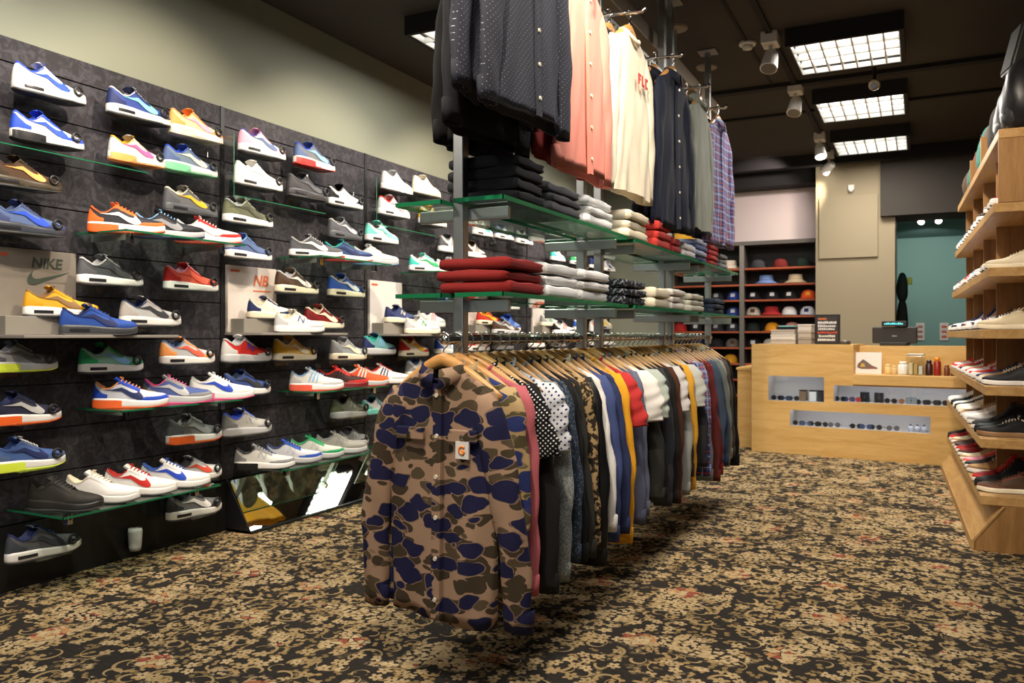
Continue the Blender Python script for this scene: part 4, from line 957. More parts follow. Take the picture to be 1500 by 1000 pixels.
ab = [
 (186, 1.5, 50, '2c2d33', 'orange', 'swoosh', 'white', 'white', 'orange', 'orange', 'black and orange shoe, first on the upper glass shelf'),
 (248, 1.5, 50, '2e3038', 'black', 'swoosh', 'grey', 'lgrey', 'navy', 'sky', 'black shoe with blue lining, middle of the upper glass shelf'),
 (305, 1.5, 50, 'e6e2e0', 'red', 'swoosh', 'white', 'white', 'coral', 'white', 'red and white shoe, last on the first upper glass shelf'),
 (463, 1.5, 55, '4d4f54', 'dgrey', 'swoosh', 'white', 'white', '', 'lgrey', 'grey shoe with white swoosh, first on the second upper shelf'),
 (510, 1.5, 55, '35507c', 'navy', 'swoosh', 'navy', 'white', 'red', 'teal', 'blue shoe with red heel, middle of the second upper shelf'),
 (550, 1.5, 55, 'c9ccd4', 'lgrey', '', 'lgrey', 'lgrey', 'sky', 'white', 'pale grey shoe with blue heel, last on the second upper shelf'),
 (628, 1.5, 60, 'f0efec', 'teal', 'swoosh', 'green', 'white', '', 'white', 'white and green shoe, first on the third upper shelf'),
 (665, 1.5, 60, 'f2f1ef', 'lgrey', 'swoosh', 'lgrey', 'white', '', 'white', 'white shoe, middle of the third upper shelf beside the upright'),
 (700, 1.5, 60, 'e9e8e4', 'white', '', 'white', 'white', '', 'lgrey', 'white shoe, last on the third upper shelf, right of the upright'),
 (768, 1.5, 60, 'e6e4e2', 'grey', 'stripes', 'coral', 'white', '', 'coral', 'white shoe with coral heel, first on the fourth upper shelf'),
 (796, 1.5, 60, 'e3dfde', 'lgrey', 'stripes', 'red', 'white', '', 'red', 'white shoe with red heel, second on the fourth upper shelf'),
 (192, .73, 42, 'c9ccd8', 'royal', 'swoosh', 'navy', 'white', 'orange', 'lorange', 'white and blue shoe with orange sole, first on the middle shelf'),
 (260, .73, 42, '4d5f9c', 'grey', 'swoosh', 'lgrey', 'lgrey', 'pink', 'pink', 'blue and grey shoe with pink sole, second on the middle shelf'),
 (325, .73, 42, 'f3f1f0', 'white', 'swoosh', 'royal', 'white', 'pink', 'white', 'white shoe with blue swoosh and pink heel on the middle shelf'),
 (464, .73, 48, 'dcdcd6', 'lgrey', 'stripes', 'sky', 'white', 'coral', 'sky', 'white and sky blue shoe, first on the second middle shelf'),
 (502, .73, 48, '3a1f1d', 'red', 'stripes', 'black', 'dred', '', 'red', 'black and red shoe, second on the second middle shelf'),
 (534, .73, 48, 'e8572e', 'orange', 'stripes', 'white', 'lgrey', 'red', 'white', 'bright orange-red shoe, third on the second middle shelf'),
 (566, .73, 48, 'efeeee', 'lgrey', 'stripes', 'navy', 'white', '', 'red', 'white shoe with blue marks, last on the second middle shelf'),
 (96, .34, 25, '35332f', '2c2a28', '', 'black', '2a2826', '', '35332f', 'all-black shoe at the left end of the bottom glass shelf'),
 (150, .34, 30, 'f2efec', 'white', '', 'white', 'white', '', 'cream', 'all-white shoe beside the black one on the bottom glass shelf'),
 (206, .34, 34, 'ecebe9', 'white', 'swoosh', 'red', 'white', '', 'red', 'white shoe with red swoosh and lining on the bottom glass shelf'),
 (257, .34, 38, 'eceef1', 'white', 'swoosh', 'royal', 'white', '', 'blue', 'white shoe with blue swoosh and lining on the bottom glass shelf'),
 (388, .34, 38, 'd8d8d4', 'grey', 'nlogo', 'lgrey', 'white', 'black', 'char', 'white-grey shoe with black toe, first above the mirror'),
 (430, .34, 40, 'c6c8d2', 'blue', 'nlogo', 'lgrey', 'lgrey', '', 'navy', 'grey shoe with blue toe guard, second above the mirror'),
 (464, .34, 42, 'c8ccc4', 'green', 'nlogo', 'lgrey', 'lgrey', '', 'green', 'grey shoe with green toe guard, third above the mirror'),
 (500, .34, 44, '9c9c94', '8a8a82', 'nlogo', 'grey', 'lgrey', '', 'grey', 'stone grey tonal shoe, last above the mirror'),
]
for px, z, yw, up_, ov, lg, lc, so, ac, li, lab in ab:
    on_shelf(px, z, R(yw), .31, XL + (.20 if z > .4 else .22), up_, ov, lg or None, lc, so, ac, li, lab)
# glass display bays with a tall side pane
for c_, (y0, z0, z1) in enumerate([(1.85, 1.785, 2.08), (3.085, 1.765, 2.08), (4.31, 1.765, 2.07)]):
    t = thing('glass_display_bay', 'clear L-shaped display with upright pane, %s column of the shoe wall' % ['second', 'third', 'fourth'][c_], 'glass display', (XL, 0, 0), 0, 'clear upright displays on the shoe wall')
    part('side_pane', bx(.004, .19, y0, y0 + .005, z0, z1), M_ACR, t); part('side_edge', MB().box(.19, .1915, y0, y0 + .004, z0, z1), M_EDGED, t)
    part('base_pane', bx(.004, .19, y0 + .006, y0 + .72, z0, z0 + .005), M_ACR, t); part('base_edge', bx(.19, .1915, y0 + .006, y0 + .72, z0, z0 + .004), M_EDGED, t)
# brand posters on grey ledges, with a pair of shoes
def poster(px0, px1, py, pyb, title, label, mats, sub=None, swo=False, size=.07, tcol='4a463f', nb=False):
    a, b = onX(px0, py, XL + .03), onX(px1, py, XL + .03); c = onX((px0 + px1) / 2, pyb, XL + .03); ztop = onX((px0 + px1) / 2, py, XL + .03).z
    t = thing('brand_board', label, 'poster', (XL, (a.y + b.y) / 2, c.z), 0); w_ = (b.y - a.y) / 2; h = ztop - c.z
    part('board', bx(.004, .024, -w_, w_, 0, h), mats[0], t, bevel=.002)
    Mx = Matrix.Rotation(R(90), 4, 'Z') @ Matrix.Rotation(R(90), 4, 'X')
    if title:
        me = text_mesh(title, size, .001, .25 if nb else .12, .002 if nb else .001); o = part('board_lettering', me, plain(tcol, .6), t); o.matrix_local = Matrix.Translation((.0255, w_ * .30, h - size * (.9 if nb else .9))) @ Mx
    if swo:
        rows = [[(.0262, w_ * .30 - .085 + .19 * X / 24, h - .085 - (Y - 7.8) * .0075) for X, Y in pr] for pr in SWO]
        part('board_swoosh', MB().grid(rows), plain(tcol, .6), t)
    mb = MB().box(.0245, .0255, -w_ * .9, -w_ * .55, h - .035, h - .022); part('board_mark', mb, plain('c8552e', .6), t)
    if nb or sub: mb = MB().box(.0245, .0255, w_ * .0, w_ * .75, h - .135, h - .128); part('board_caption', mb, plain(tcol if nb else '7d766c', .6), t)
    p2 = thing('display_plinth', 'grey plinth at the ' + ' '.join(label.split()[:12]), 'display plinth', (XL, (a.y + b.y) / 2, c.z), 0)
    part('ledge', bx(.0, .27, -w_, w_ + .34, -.014, -.001), plain('8d8780', .5), p2, bevel=.002); part('riser', bx(.026, .12, -w_ + .02, w_ * .7, -.0008, .075), plain('8a857c', .5), p2, bevel=.002)
    return (a.y + b.y) / 2, c.z, w_
PB = [
 (-20, 113, 365, 490, 'NIKE', 'grey brand board with swoosh logo behind yellow and blue shoes', (plain('857d74', .6),), dict(swo=True, size=.062, tcol='3f4a42', sub=1),
   ('gold', 'd39a20', 'swoosh', 'lbrown', 'white', '', 'lbrown', 'golden yellow suede shoe on the plinth of the brand board'), ('2a4c9a', '234390', 'swoosh', 'navy', '3a3c40', '', 'navy', 'deep blue shoe in front of the yellow one, far left')),
 (335, 406, 391, 487, 'NB', 'white poster with slanted orange initials behind cream shoes', (plain('d9d0ca', .6),), dict(nb=True, size=.085, tcol='d9764e'),
   ('e0dcd2', 'navy', 'nlogo', 'white', 'cream', '', 'cream', 'navy and cream shoe on the riser of the orange-initial poster'), ('efede8', 'lgrey', 'nlogo', 'slate', 'white', '', 'cream', 'cream white shoe with dark side letter before the poster')),
 (543, 590, 412, 489, '', 'white poster with pale blue mark left of the rack upright', (plain('dcd6d2', .6),), dict(tcol='8ea2d8'),
   ('3f4a76', 'navy', 'nlogo', 'cream', 'cream', '', 'navy', 'navy shoe on the riser of the pale blue marked poster'), ('efeee6', 'lgrey', 'nlogo', 'green', 'cream', '', 'white', 'white shoe with green mark before the pale poster')),
 (681, 716, 447, 489, '', 'white poster just right of the rack upright', (plain('d6cdc8', .6),), dict(tcol='999999'),
   ('c2452e', 'red', 'swoosh', 'yellow', 'cream', '', 'yellow', 'red and yellow shoe on the riser right of the upright'), ('5a4a40', 'brown', 'swoosh', 'lgrey', 'lgrey', '', 'lgrey', 'dark brown shoe before the poster right of the upright')),
 (781, 800, 447, 489, '', 'white poster far down the shoe wall', (plain('d6cdc8', .6),), dict(tcol='999999'),
   ('b8bcb8', 'grey', 'stripes', 'green', 'cream', '', 'white', 'grey shoe on the riser of the farthest poster'), ('e8e4e0', 'black', 'stripes', 'red', 'white', '', 'white', 'white and black shoe before the farthest poster')),
]
for (a, b, yt, yb, ti, lab, mt, kw, s1, s2) in PB:
    yc, zc, w_ = poster(a, b, yt, yb, ti, lab, mt, **kw)
    shoe((XL + .085, yc - .10 - (0 if a > 0 else -.02), zc + .076), R(80), .30, *s1[:7], s1[7], 'display pairs before the posters', side=-1)
    shoe((XL + .165, yc + .02, zc - .0), R(72), .31, *s2[:7], s2[7], 'display pairs before the posters', side=-1)
# mirror wedge
ya, yb = 3.20, 4.46
t = thing('angled_floor_mirror', 'long foot mirror leaning in a black wedge below the grey shoes', 'mirror', (XL, ya, 0)); Lm = yb - ya
part('wedge_side', MB().poly([(.0, 0), (.19, .0), (.19, .012), (.02, .275), (0, .275)], .008), M_BLACK, t)
part('wedge_side', MB().poly([(.0, 0), (.19, .0), (.19, .012), (.02, .275), (0, .275)], .008, Matrix.Translation((0, Lm - .008, 0))), M_BLACK, t)
mb = MB(); mb.v += [Vector(p) for p in ((.184, 0.01, .016), (.184, Lm - .01, .016), (.034, Lm - .01, .268), (.034, .01, .268))]; mb.f.append([0, 1, 2, 3]); part('mirror_pane', mb, M_MIRROR, t)
part('bottom_frame', bx(.02, .203, 0, Lm, 0, .014), M_BLACK, t)
# white bottle-like holder on the plinth
p = onX(198, 800, XL + .05)
t = thing('white_holder', 'small white plastic cup fixed low on the black plinth', 'holder', (XL + .05, p.y, p.z)); part('cup', MB().lathe([(0, -.02), (.024, -.018), (.028, 0), (.032, .07), (.030, .085), (0, .086)], 20), plain('d2d2d4', .35), t, smooth=True); part('wall_arm', bx(-.04, -.02, -.01, .01, .0, .05), M_BLACK, t)
# far columns: fill the remaining visible places by column and level
palette = [('white', 'white'), ('dgrey', 'grey'), ('blue', 'navy'), ('red', 'dred'), ('lgrey', 'teal'), ('char', 'black'), ('cream', 'tan'), ('slate', 'lgrey'), ('e8572e', 'white'), ('lgreen', 'green'), ('white', 'navy'), ('gold', 'cream')]
names = {'white': 'white', 'dgrey': 'dark grey', 'blue': 'blue', 'red': 'red', 'lgrey': 'light grey', 'char': 'charcoal', 'cream': 'cream', 'slate': 'slate blue', 'e8572e': 'orange-red', 'lgreen': 'light green', 'gold': 'gold'}
occ = [(onX((a + b) / 2, yb, XS)) for a, b, yb, *_ in WS]
levels = [(2.02, 'top level'), (1.78, 'second level'), (1.27, 'eye level'), (1.08, 'level just above the rail'), (.93, 'level behind the rail')]
n_ = 0
for ci, yc0 in enumerate([4.75, 5.25, 5.95, 6.4, 6.95, 7.45, 7.95, 8.5, 8.95]):
    for li_, (z, ln) in enumerate(levels):
        if any(abs(o.y - yc0) < .34 and abs(o.z - z) < .17 for o in occ): continue
        if z in (1.27, 1.08) and ci in (0, 4): continue
        if z < 1.3 and any(abs(pp - yc0) < .45 for pp in (5.9, 7.9)) and z > 1.0: continue
        a, b = palette[(ci * 5 + li_ * 3) % 12]; n_ += 1
        where = ['just left of the rack upright', 'just right of the rack upright', 'behind the near glass shelves', 'behind the near folded piles', 'behind the middle of the rack', 'behind the second pair of uprights', 'past the second pair of uprights', 'near the far end of the wall', 'last before the grey pier'][ci]
        shoe((XS, yc0 - .155, z), R(90), .31, a, b, 'swoosh' if (ci + li_) % 2 else 'stripes', 'white' if a != 'white' else 'navy', 'white', '', b, '%s shoe on the %s, %s' % (names[a], ln, where), 'shoes far along the wall', side=-1)
        ledge(yc0, z - .0005, 'holder of %s shoe, %s, %s' % (names[a], ln, where))
for c_ in range(3, 5):
    for j in range(3):
        y = 2.345 + c_ * PITCH + .14 + j * .21; a, b = palette[(c_ * 4 + j * 5 + 1) % 12]
        d = Vector((math.cos(R(60)), math.sin(R(60)), 0)); q = Vector((XL + .19, y, 1.5)) - d * .155
        if c_ == 3: continue
        shoe((q.x, q.y, 1.5), R(60), .31, a, b, 'stripes', 'white', 'white', '', b, '%s shoe, %s on the farthest upper glass shelf' % (names[a], ['first', 'second', 'third'][j]), AS, side=-1)

# ------------------------------------------------------------------ right-hand oak shelving (local frame: x into the unit, y along it)
OR = thing('oak_shelving', 'pale oak shelving unit along the right wall filled with shoes', 'shelving', (.262, 4.55, 0), R(1.7))
W2L = Matrix.Translation((.262, 4.55, 0)) @ Matrix.Rotation(R(1.7), 4, 'Z'); LEN = 2.6
LV = [(.27, -.0, 'lowest'), (.545, .0, 'second lowest'), (.80, .02, 'third lowest'), (1.075, .0, 'fourth'), (1.375, .035, 'fifth'), (1.685, .055, 'sixth')]
for z, dx, nm in LV:
    part('shelf_board', bx(dx, .60, 0, LEN, z - .045, z), M_OAKY, OR, bevel=.003)
part('top_board', bx(.075, .60, 0, LEN, 1.995, 2.04), M_OAKY, OR, bevel=.003)
part('end_panel', bx(.075, .60, 0, .022, 1.686, 1.994), M_OAKZ, OR, bevel=.002)
for y in (.62, 1.3, 1.98, LEN - .02): part('divider', bx(.13, .60, y, y + .022, .005, 1.994), M_OAKZ, OR, bevel=.002)
for y in (.9, 1.6): part('top_divider', bx(.08, .58, y, y + .022, 2.041, 2.20), M_OAKZ, OR, bevel=.002)
part('back_panel', bx(.60, .615, 0, LEN, .0, 2.04), M_OAKZ, OR)
mb = MB().poly([(.10, .224), (.10 + .5, .224), (.60, .0), (-.03, .0), (-.03, .045)], .02); part('kick_side', mb, M_OAKZ, OR, bevel=.002)
mb = MB(); mb.v += [Vector(p) for p in ((-.035, 0, .05), (-.035, LEN, .05), (.095, LEN, .224), (.095, 0, .224), (-.02, 0, .045), (-.02, LEN, .045), (.11, LEN, .215), (.11, 0, .215))]; mb.f += [[0, 1, 2, 3], [4, 7, 6, 5], [0, 3, 7, 4], [1, 5, 6, 2], [0, 4, 5, 1], [3, 2, 6, 7]]
part('kick_board', mb, M_OAKY, OR); part('kick_rail', bx(-.04, -.02, 0, LEN, 0, .05), M_OAKY, OR)
def loc_r(x, y, z): return W2L @ Vector((x, y, z))
rp = [ # kinds per level: (kind, upper, overlay, sole, word)
 [('court', 'brown', '6b4230', 'cream', 'brown leather'), ('boot', 'black', '1c1c1e', 'black', 'black'), ('boot', 'dred', 'red', 'white', 'dark red'), ('court', 'tan', 'lbrown', 'white', 'tan'), ('court', 'char', 'black', 'white', 'charcoal'), ('court', 'lpink', 'coral', 'white', 'pink'), ('court', 'cream', 'tan', 'white', 'cream'), ('court', 'dred', 'brown', 'white', 'maroon')],
 [('court', 'black', 'black', 'lbrown', 'black gum-soled'), ('court', '1d2b2a', 'black', 'black', 'black-green'), ('boot', 'black', 'char', 'white', 'black high'), ('court', 'lgrey', 'grey', 'white', 'grey'), ('court', 'white', 'white', 'white', 'white'), ('court', 'lgrey', 'white', 'white', 'off-white'), ('court', 'brown', 'tan', 'white', 'brown'), ('court', 'white', 'cream', 'white', 'ivory')],
 [('court', '2a2b2d', 'black', 'white', 'black leather'), ('court', 'tan', 'cream', 'white', 'tan canvas'), ('court', 'slate', 'navy', 'white', 'blue'), ('court', 'red', 'white', 'white', 'red'), ('court', 'white', 'red', 'white', 'white-red'), ('court', 'white', 'white', 'white', 'plain white'), ('court', 'coral', 'red', 'white', 'coral'), ('court', 'cream', 'white', 'white', 'ecru')],
 [('court', 'd2c4a4', 'c4b494', 'cream', 'sand canvas'), ('court', 'cream', 'white', 'white', 'cream canvas'), ('court', 'white', 'black', 'white', 'white-black'), ('court', 'black', 'white', 'white', 'black-white'), ('court', 'white', 'lgrey', 'white', 'white-grey'), ('court', 'red', 'dred', 'white', 'scarlet'), ('boot', 'white', 'navy', 'white', 'white-navy'), ('court', 'teal', 'white', 'white', 'teal')],
 [('court', 'd8ccb0', 'ccbf9f', 'cream', 'beige canvas'), ('court', 'e2dccb', 'cream', 'white', 'pale canvas'), ('court', 'lgrey', 'grey', 'white', 'pale grey'), ('court', 'white', 'lgrey', 'white', 'white-silver'), ('court', 'white', 'sky', 'white', 'white-blue'), ('court', 'sky', 'white', 'white', 'light blue'), ('court', 'white', 'pink', 'white', 'white-pink'), ('court', 'lgrey', 'red', 'white', 'grey-red')],
 [('court', 'red', 'white', 'white', 'bright red'), ('court', 'white', 'lgrey', 'white', 'white leather'), ('court', 'char', 'grey', 'white', 'charcoal-grey'), ('court', 'dgrey', 'black', 'white', 'dark grey'), ('boot', 'white', 'white', 'white', 'tall white'), ('court', 'white', 'white', 'white', 'simple white'), ('court', 'navy', 'sky', 'white', 'navy-blue'), ('court', 'red', 'black', 'white', 'red-black')],
]
rg2 = random.Random(11); ordn = ['nearest', 'second', 'third', 'fourth', 'fifth', 'sixth', 'seventh', 'eighth', 'ninth', 'tenth', 'eleventh', 'twelfth', 'thirteenth', 'fourteenth']
for (z, dx, nm), kinds in zip(LV, rp):
    k = 0; y = .13
    divs = [.62, 1.3, 1.98, LEN - .02]
    while y < LEN - .1:
        if any(d - .075 < y < d + .095 for d in divs): y += .05; continue
        if z > 1.6 and y < .11: y += .05; continue
        kd, a, b, so, wd = kinds[k % 8] if k < 8 else kinds[rg2.randrange(8)]
        ang = R(180 + 1.7 + rg2.uniform(-6, 6)); L = .29; pw = loc_r(dx - .004 + L, y, z)
        shoe(tuple(pw), ang, L, a, b, 'stripes' if (k % 3 == 1 and kd == 'court') else None, 'white', so, '', b if b != a else 'cream', '%s shoe, %s from the near end on the %s oak shelf' % (wd, ordn[min(k, 13)], nm), 'shoes on the oak shelving', kind=kd)
        y += .145 + (.012 if kd == 'boot' else 0); k += 1

# bags on top of the oak shelving
def blob(rx, ry, rz, n=3.0, seed=0, sag=.1):
    rows = []; rgg = random.Random(seed); ph = [rgg.uniform(0, 6) for _ in range(4)]
    for i in range(19):
        v_ = -math.pi / 2 + math.pi * i / 18; cz = math.sin(v_); cr = math.cos(v_)
        zz = rz * math.copysign(abs(cz) ** (2 / n), cz); rr = abs(cr) ** (2 / n); row = []
        for k in range(32):
            a = 2 * math.pi * k / 32; x = rx * rr * math.copysign(abs(math.cos(a)) ** (2 / n), math.cos(a)); y = ry * rr * math.copysign(abs(math.sin(a)) ** (2 / n), math.sin(a))
            q = 1 + .035 * math.sin(a * 3 + ph[0] + zz * 20) + .02 * math.sin(a * 7 + zz * 34 + ph[1]); tp = 1 - .22 * max(0, zz / rz)
            row.append((x * q * tp, y * q * tp, zz + rz))
        rows.append(row)
    return MB().grid(rows, True, True, True)
def backpack(loc, rot, rx, ry, rz, mat, mat2, label, seed=0):
    t = thing('backpack', label, 'bag', loc, rot, 'bags on top of the oak shelving')
    part('body', blob(rx, ry, rz, 3, seed), mat, t, smooth=True)
    part('front_pocket', MB().grid([[(v.x * .7 - rx * .42, v.y * .8, v.z * .5 + .02) for v in blob(rx * .8, ry, rz, 3, seed + 1).v[i * 32:(i + 1) * 32]] for i in range(19)], True, True, True), mat2, t, smooth=True)
    part('zip', MB().tube([(-rx * .80 * math.cos(a) - 0.0, ry * .95 * math.sin(a), rz * 1.25 + rz * .35 * math.cos(a)) for a in [R(d) for d in range(-80, 81, 20)]], .004, 6), M_BLACK, t)
    part('top_handle', MB().tube([(.0, -.035, rz * 1.94), (0, -.03, rz * 2.05), (0, .03, rz * 2.05), (0, .035, rz * 1.94)], .007, 8), mat2, t, smooth=True)
    for s_ in (-1, 1): part('strap', MB().tube([(rx * .75, s_ * ry * .4, rz * 1.8), (rx * 1.12, s_ * ry * .45, rz * 1.2), (rx * .98, s_ * ry * .6, rz * .3)], .012, 8, True, .5), mat2, t, smooth=True)
    return t
BL = FB('19191b', .35); GB = FB('2b2c2f', .4)
for y, rx, ry, rz, m1, m2, lab in [(.18, .14, .13, .19, BL, GB, 'large black backpack standing at the near end of the oak top'), (.47, .13, .12, .165, GB, BL, 'black rounded backpack beside the large black one'), (.77, .12, .11, .16, FB('33302e'), FB('24221f'), 'dark brown-black bag before the first top divider'),
        (1.10, .13, .13, .15, FB('5a5048'), FB('8a3a34'), 'taupe and red bag behind the first top divider'), (1.40, .13, .12, .17, FB('3f7a70'), FB('2f625a'), 'teal backpack in the middle of the oak top'), (1.80, .13, .13, .15, FB('7a4340'), FB('5d9c90'), 'faded red bag past the teal backpack'),
        (2.12, .13, .13, .14, FB('3a7064'), FB('37473e'), 'smaller teal bag toward the far end'), (2.48, .13, .14, .14, FB('4f3a28'), FB('2e241c'), 'dark brown bag last on the oak top')]:
    backpack(tuple(loc_r(.10 + rx, y, 2.041)), R(1.7), rx, ry, rz, m1, m2, lab, int(y * 10))
# dark loudspeaker high on the right wall
p = onY(1490, 95, 4.9)
t = thing('wall_speaker', 'black boxy loudspeaker hung at the right edge of the picture', 'loudspeaker', (.52, 5.0, 2.5)); t.rotation_euler = (0, R(14), R(12)); t.scale = (.72, .72, .9)
part('cabinet', bx(-.14, .14, -.12, .12, -.12, .16), plain('232322', .4), t, bevel=.012); part('grille', bx(-.148, -.139, -.105, .105, -.105, .145), plain('141414', .8), t); part('bracket', bx(-.02, .02, -.02, .02, .16, .52), M_BLACK, t)
# ------------------------------------------------------------------ counter
P0 = Vector((-1.363, 7.54, 0)); P1 = Vector((.229, 7.36, 0)); dC = (P1 - P0).normalized(); angC = math.atan2(dC.y, dC.x)
MC = Matrix.Translation(P0) @ Matrix.Rotation(angC, 4, 'Z'); LC = 2.25; MCi = MC.inverted()
def onC(px, py, dep=0.0):   # point of the counter front plane (local x, z), dep metres behind the face
    a, b, c = ray(px, py); n = Vector((-math.sin(angC), math.cos(angC))); t = ((P0.x * n.x + P0.y * n.y) + dep) / (a * n.x + b * n.y); q = MCi @ Vector((a * t, b * t, 0)); return q.x, HCAM + c * t
ct = thing('shop_counter', 'birch plywood cash counter with three lit display recesses', 'counter', P0, angC)
xs = onC(1250, 505)[0]; zT = .965; zL = .715; D0 = .30
W = []
for (a, b, c, d) in ((1125, 1207, 551, 586), (1221, 1402, 565, 596), (1157, 1363, 601, 637)):
    xm = (a + b) / 2; x0, _ = onC(a, (c + d) / 2); x1, _ = onC(b, (c + d) / 2); W.append([x0, x1, 0, 0])
W[0][2:] = [onC(1125, 586)[1], onC(1125, 550)[1]]; W[1][2:] = [onC(1221, 588)[1], onC(1221, 564)[1]]; W[2][2:] = [onC(1157, 623)[1], onC(1157, 600)[1]]
W[1][1] = LC - .5
# face built around the openings: cells of a grid, skipping the recesses
xsn = sorted({0, LC, xs, *[w_[0] for w_ in W], *[w_[1] for w_ in W]}); zsn = sorted({0, zT, zL, *[w_[2] for w_ in W], *[w_[3] for w_ in W]})
def face(y0, y1, skip):
    mb = MB()
    for i in range(len(xsn) - 1):
        for j in range(len(zsn) - 1):
            cx, cz = (xsn[i] + xsn[i + 1]) / 2, (zsn[j] + zsn[j + 1]) / 2
            if any(w_[0] < cx < w_[1] and w_[2] < cz < w_[3] for w_ in W): continue
            if cz > zL and cx > xs: continue
            mb.box(xsn[i], xsn[i + 1], y0, y1, zsn[j], zsn[j + 1])
    return mb
import bmesh
me = face(0, .018, 1).mesh('front_panel'); bm = bmesh.new(); bm.from_mesh(me); bmesh.ops.remove_doubles(bm, verts=bm.verts, dist=1e-5)
dd = {}
for f in bm.faces: dd.setdefault(tuple(sorted(v.index for v in f.verts)), []).append(f)
bmesh.ops.delete(bm, geom=[f for l in dd.values() if len(l) > 1 for f in l], context='FACES'); bmesh.ops.recalc_face_normals(bm, faces=bm.faces); bm.to_mesh(me); bm.free()
part('front_panel', me, M_OAK, ct)
part('top_slab', bx(0, xs, .0181, .62, zT - .03, zT), M_OAK, ct); part('side_panel', bx(0, .02, .0185, .62, 0, zT - .031), M_OAK, ct)
part('riser_panel', bx(xs + .001, LC, .27, .30, zL, zT - .012), M_OAK, ct); part('ledge_top', bx(xs + .001, LC, .0185, .27, zL - .03, zL), M_OAK, ct)
part('rear_top', bx(xs + .001, LC, .301, .64, zT - .04, zT - .012), M_OAK, ct); part('step_panel', bx(xs - .02, xs, .019, .3, zL, zT - .031), M_OAK, ct)
part('ledge_nosing', bx(xs + .001, LC, -.03, -.0005, W[1][3] + .012, zL), M_OAK, ct, bevel=.003)
M_RIN = paint('recess_lining', srgb(176, 176, 182), srgb(186, 186, 190))
M_LED = glow('led_strip', (.92, .94, 1), 15)
for k, w_ in enumerate(W):
    x0, x1, z0, z1 = w_; d_ = .20
    mb = MB(); mb.box(x0, x1, d_, d_ + .01, z0, z1 + .02).box(x0 - .008, x0, .0185, d_, z0, z1 + .02).box(x1, x1 + .008, .0185, d_, z0, z1 + .02).box(x0, x1, .0185, d_, z0 - .012, z0).box(x0, x1, .0185, d_, z1 + .02, z1 + .028)
    rc = part('display_recess', mb, M_RIN, ct, 'grey lined lit recess'); part('led_strip', bx(x0 + .02, x1 - .02, .022, .034, z1 + .012, z1 + .0195), M_LED, rc); part('recess_glass', bx(x0 + .001, x1 - .001, .006, .009, z0 + .001, z1 - .001), M_ACR, rc)
def onc(x, y, z): return MC @ Vector((x, y, z))
def cobj(name, label, cat, x, y, z, grp=None, rz=0): return thing(name, label, cat, onc(x, y, z), angC + rz, grp)
# small goods in the recesses
GD = [plain('1c1e26', .3), plain('3c4a70', .3), plain('8a5a40', .4), plain('c8ccd8', .3), plain('26282e', .3), plain('a8342c', .4), plain('5a5a62', .3)]
x0, x1, z0, z1 = W[0]
for k in range(3):
    x = x0 + (x1 - x0) * (.58, .76, .91)[k]; t = cobj('watch_box', ['brown framed box in the upper-left recess', 'glowing white box in the upper-left recess', 'dark blue box at the right of the upper-left recess'][k], 'box', x, .12, z0 + .0005)
    part('case', bx(-.03, .03, -.03, .03, 0, .085), (plain('7c6858', .5), plain('e2e6f2', .4), plain('242a3c', .4))[k], t, bevel=.005); part('lid', bx(-.031, .031, -.031, .031, .0855, .098), GD[0], t, bevel=.003)
def sung(x, y, z, lab, grp, m=GD[0]):
    t = cobj('sunglasses', lab, 'sunglasses', x, y, z, grp, rnd.uniform(-.3, .3))
    for s_ in (-1, 1): part('lens', MB().lathe([(0, -.002), (.022, -.002), (.022, .002), (0, .002)], 16, (s_ * .028, 0, .020), 'y'), m, t); part('temple', MB().tube([(s_ * .052, 0, .026), (s_ * .05, .07, .022), (s_ * .045, .10, .006)], .0022, 5), m, t)
    part('bridge', MB().tube([(-.01, 0, .024), (0, -.002, .028), (.01, 0, .024)], .002, 5), m, t); return t
for k in range(3): sung(x0 + (x1 - x0) * (.12, .27, .42)[k], .08, z0 + .0005, ['sunglasses at the left of the upper-left recess', 'second pair of sunglasses in the upper-left recess', 'third pair of sunglasses, beside the brown box'][k], 'sunglasses in the counter recesses', GD[k % 2])
x0, x1, z0, z1 = W[1]
for k, (q, h_, w_, m) in enumerate([(.21, .085, .075, GD[0]), (.33, .085, .075, GD[4]), (.595, .06, .09, plain('7d8894', .3))]):
    x = x0 + (onC(1402, 580)[0] - x0) * (q + .04); t = cobj('accessory_box', ['dark two-part case, left in the long upper recess', 'dark two-part case, second in the long upper recess', 'grey framed set toward the right of the upper recess'][k], 'box', x, .1, z0 + .0005)
    for s_ in (-1, 1): part('door', bx(s_ * w_ / 4 - w_ / 4 + .002, s_ * w_ / 4 + w_ / 4 - .002, -.02, .02, 0, h_), m, t, bevel=.003)
    part('clasp', bx(-.004, .004, -.024, -.02, h_ * .4, h_ * .6), plain('b8bcd0', .2, .8), t)
for k, q in enumerate((.04, .12, .17, .47, .53, .72, .80, .88, .93)):
    x = x0 + (onC(1402, 580)[0] - x0) * q; (sung(x, .08, z0 + .0005, '%s small item lying in the long upper recess' % ['leftmost', 'second', 'third', 'fourth', 'fifth', 'sixth', 'seventh', 'eighth', 'rightmost'][k], 'sunglasses in the counter recesses', GD[(0, 1, 5, 0, 2, 0, 4, 0, 1)[k]]))
x0, x1, z0, z1 = W[2]
for k, q in enumerate((.05, .11, .17, .23, .32, .48, .55, .62, .74)):
    sung(x0 + (x1 - x0) * q, .08, z0 + .0005, '%s small item lying in the lower recess' % ['leftmost', 'second', 'third', 'fourth', 'fifth', 'sixth', 'seventh', 'eighth', 'ninth'][k], 'sunglasses in the counter recesses', GD[(0, 1, 0, 4, 6, 0, 1, 0, 6)[k]])
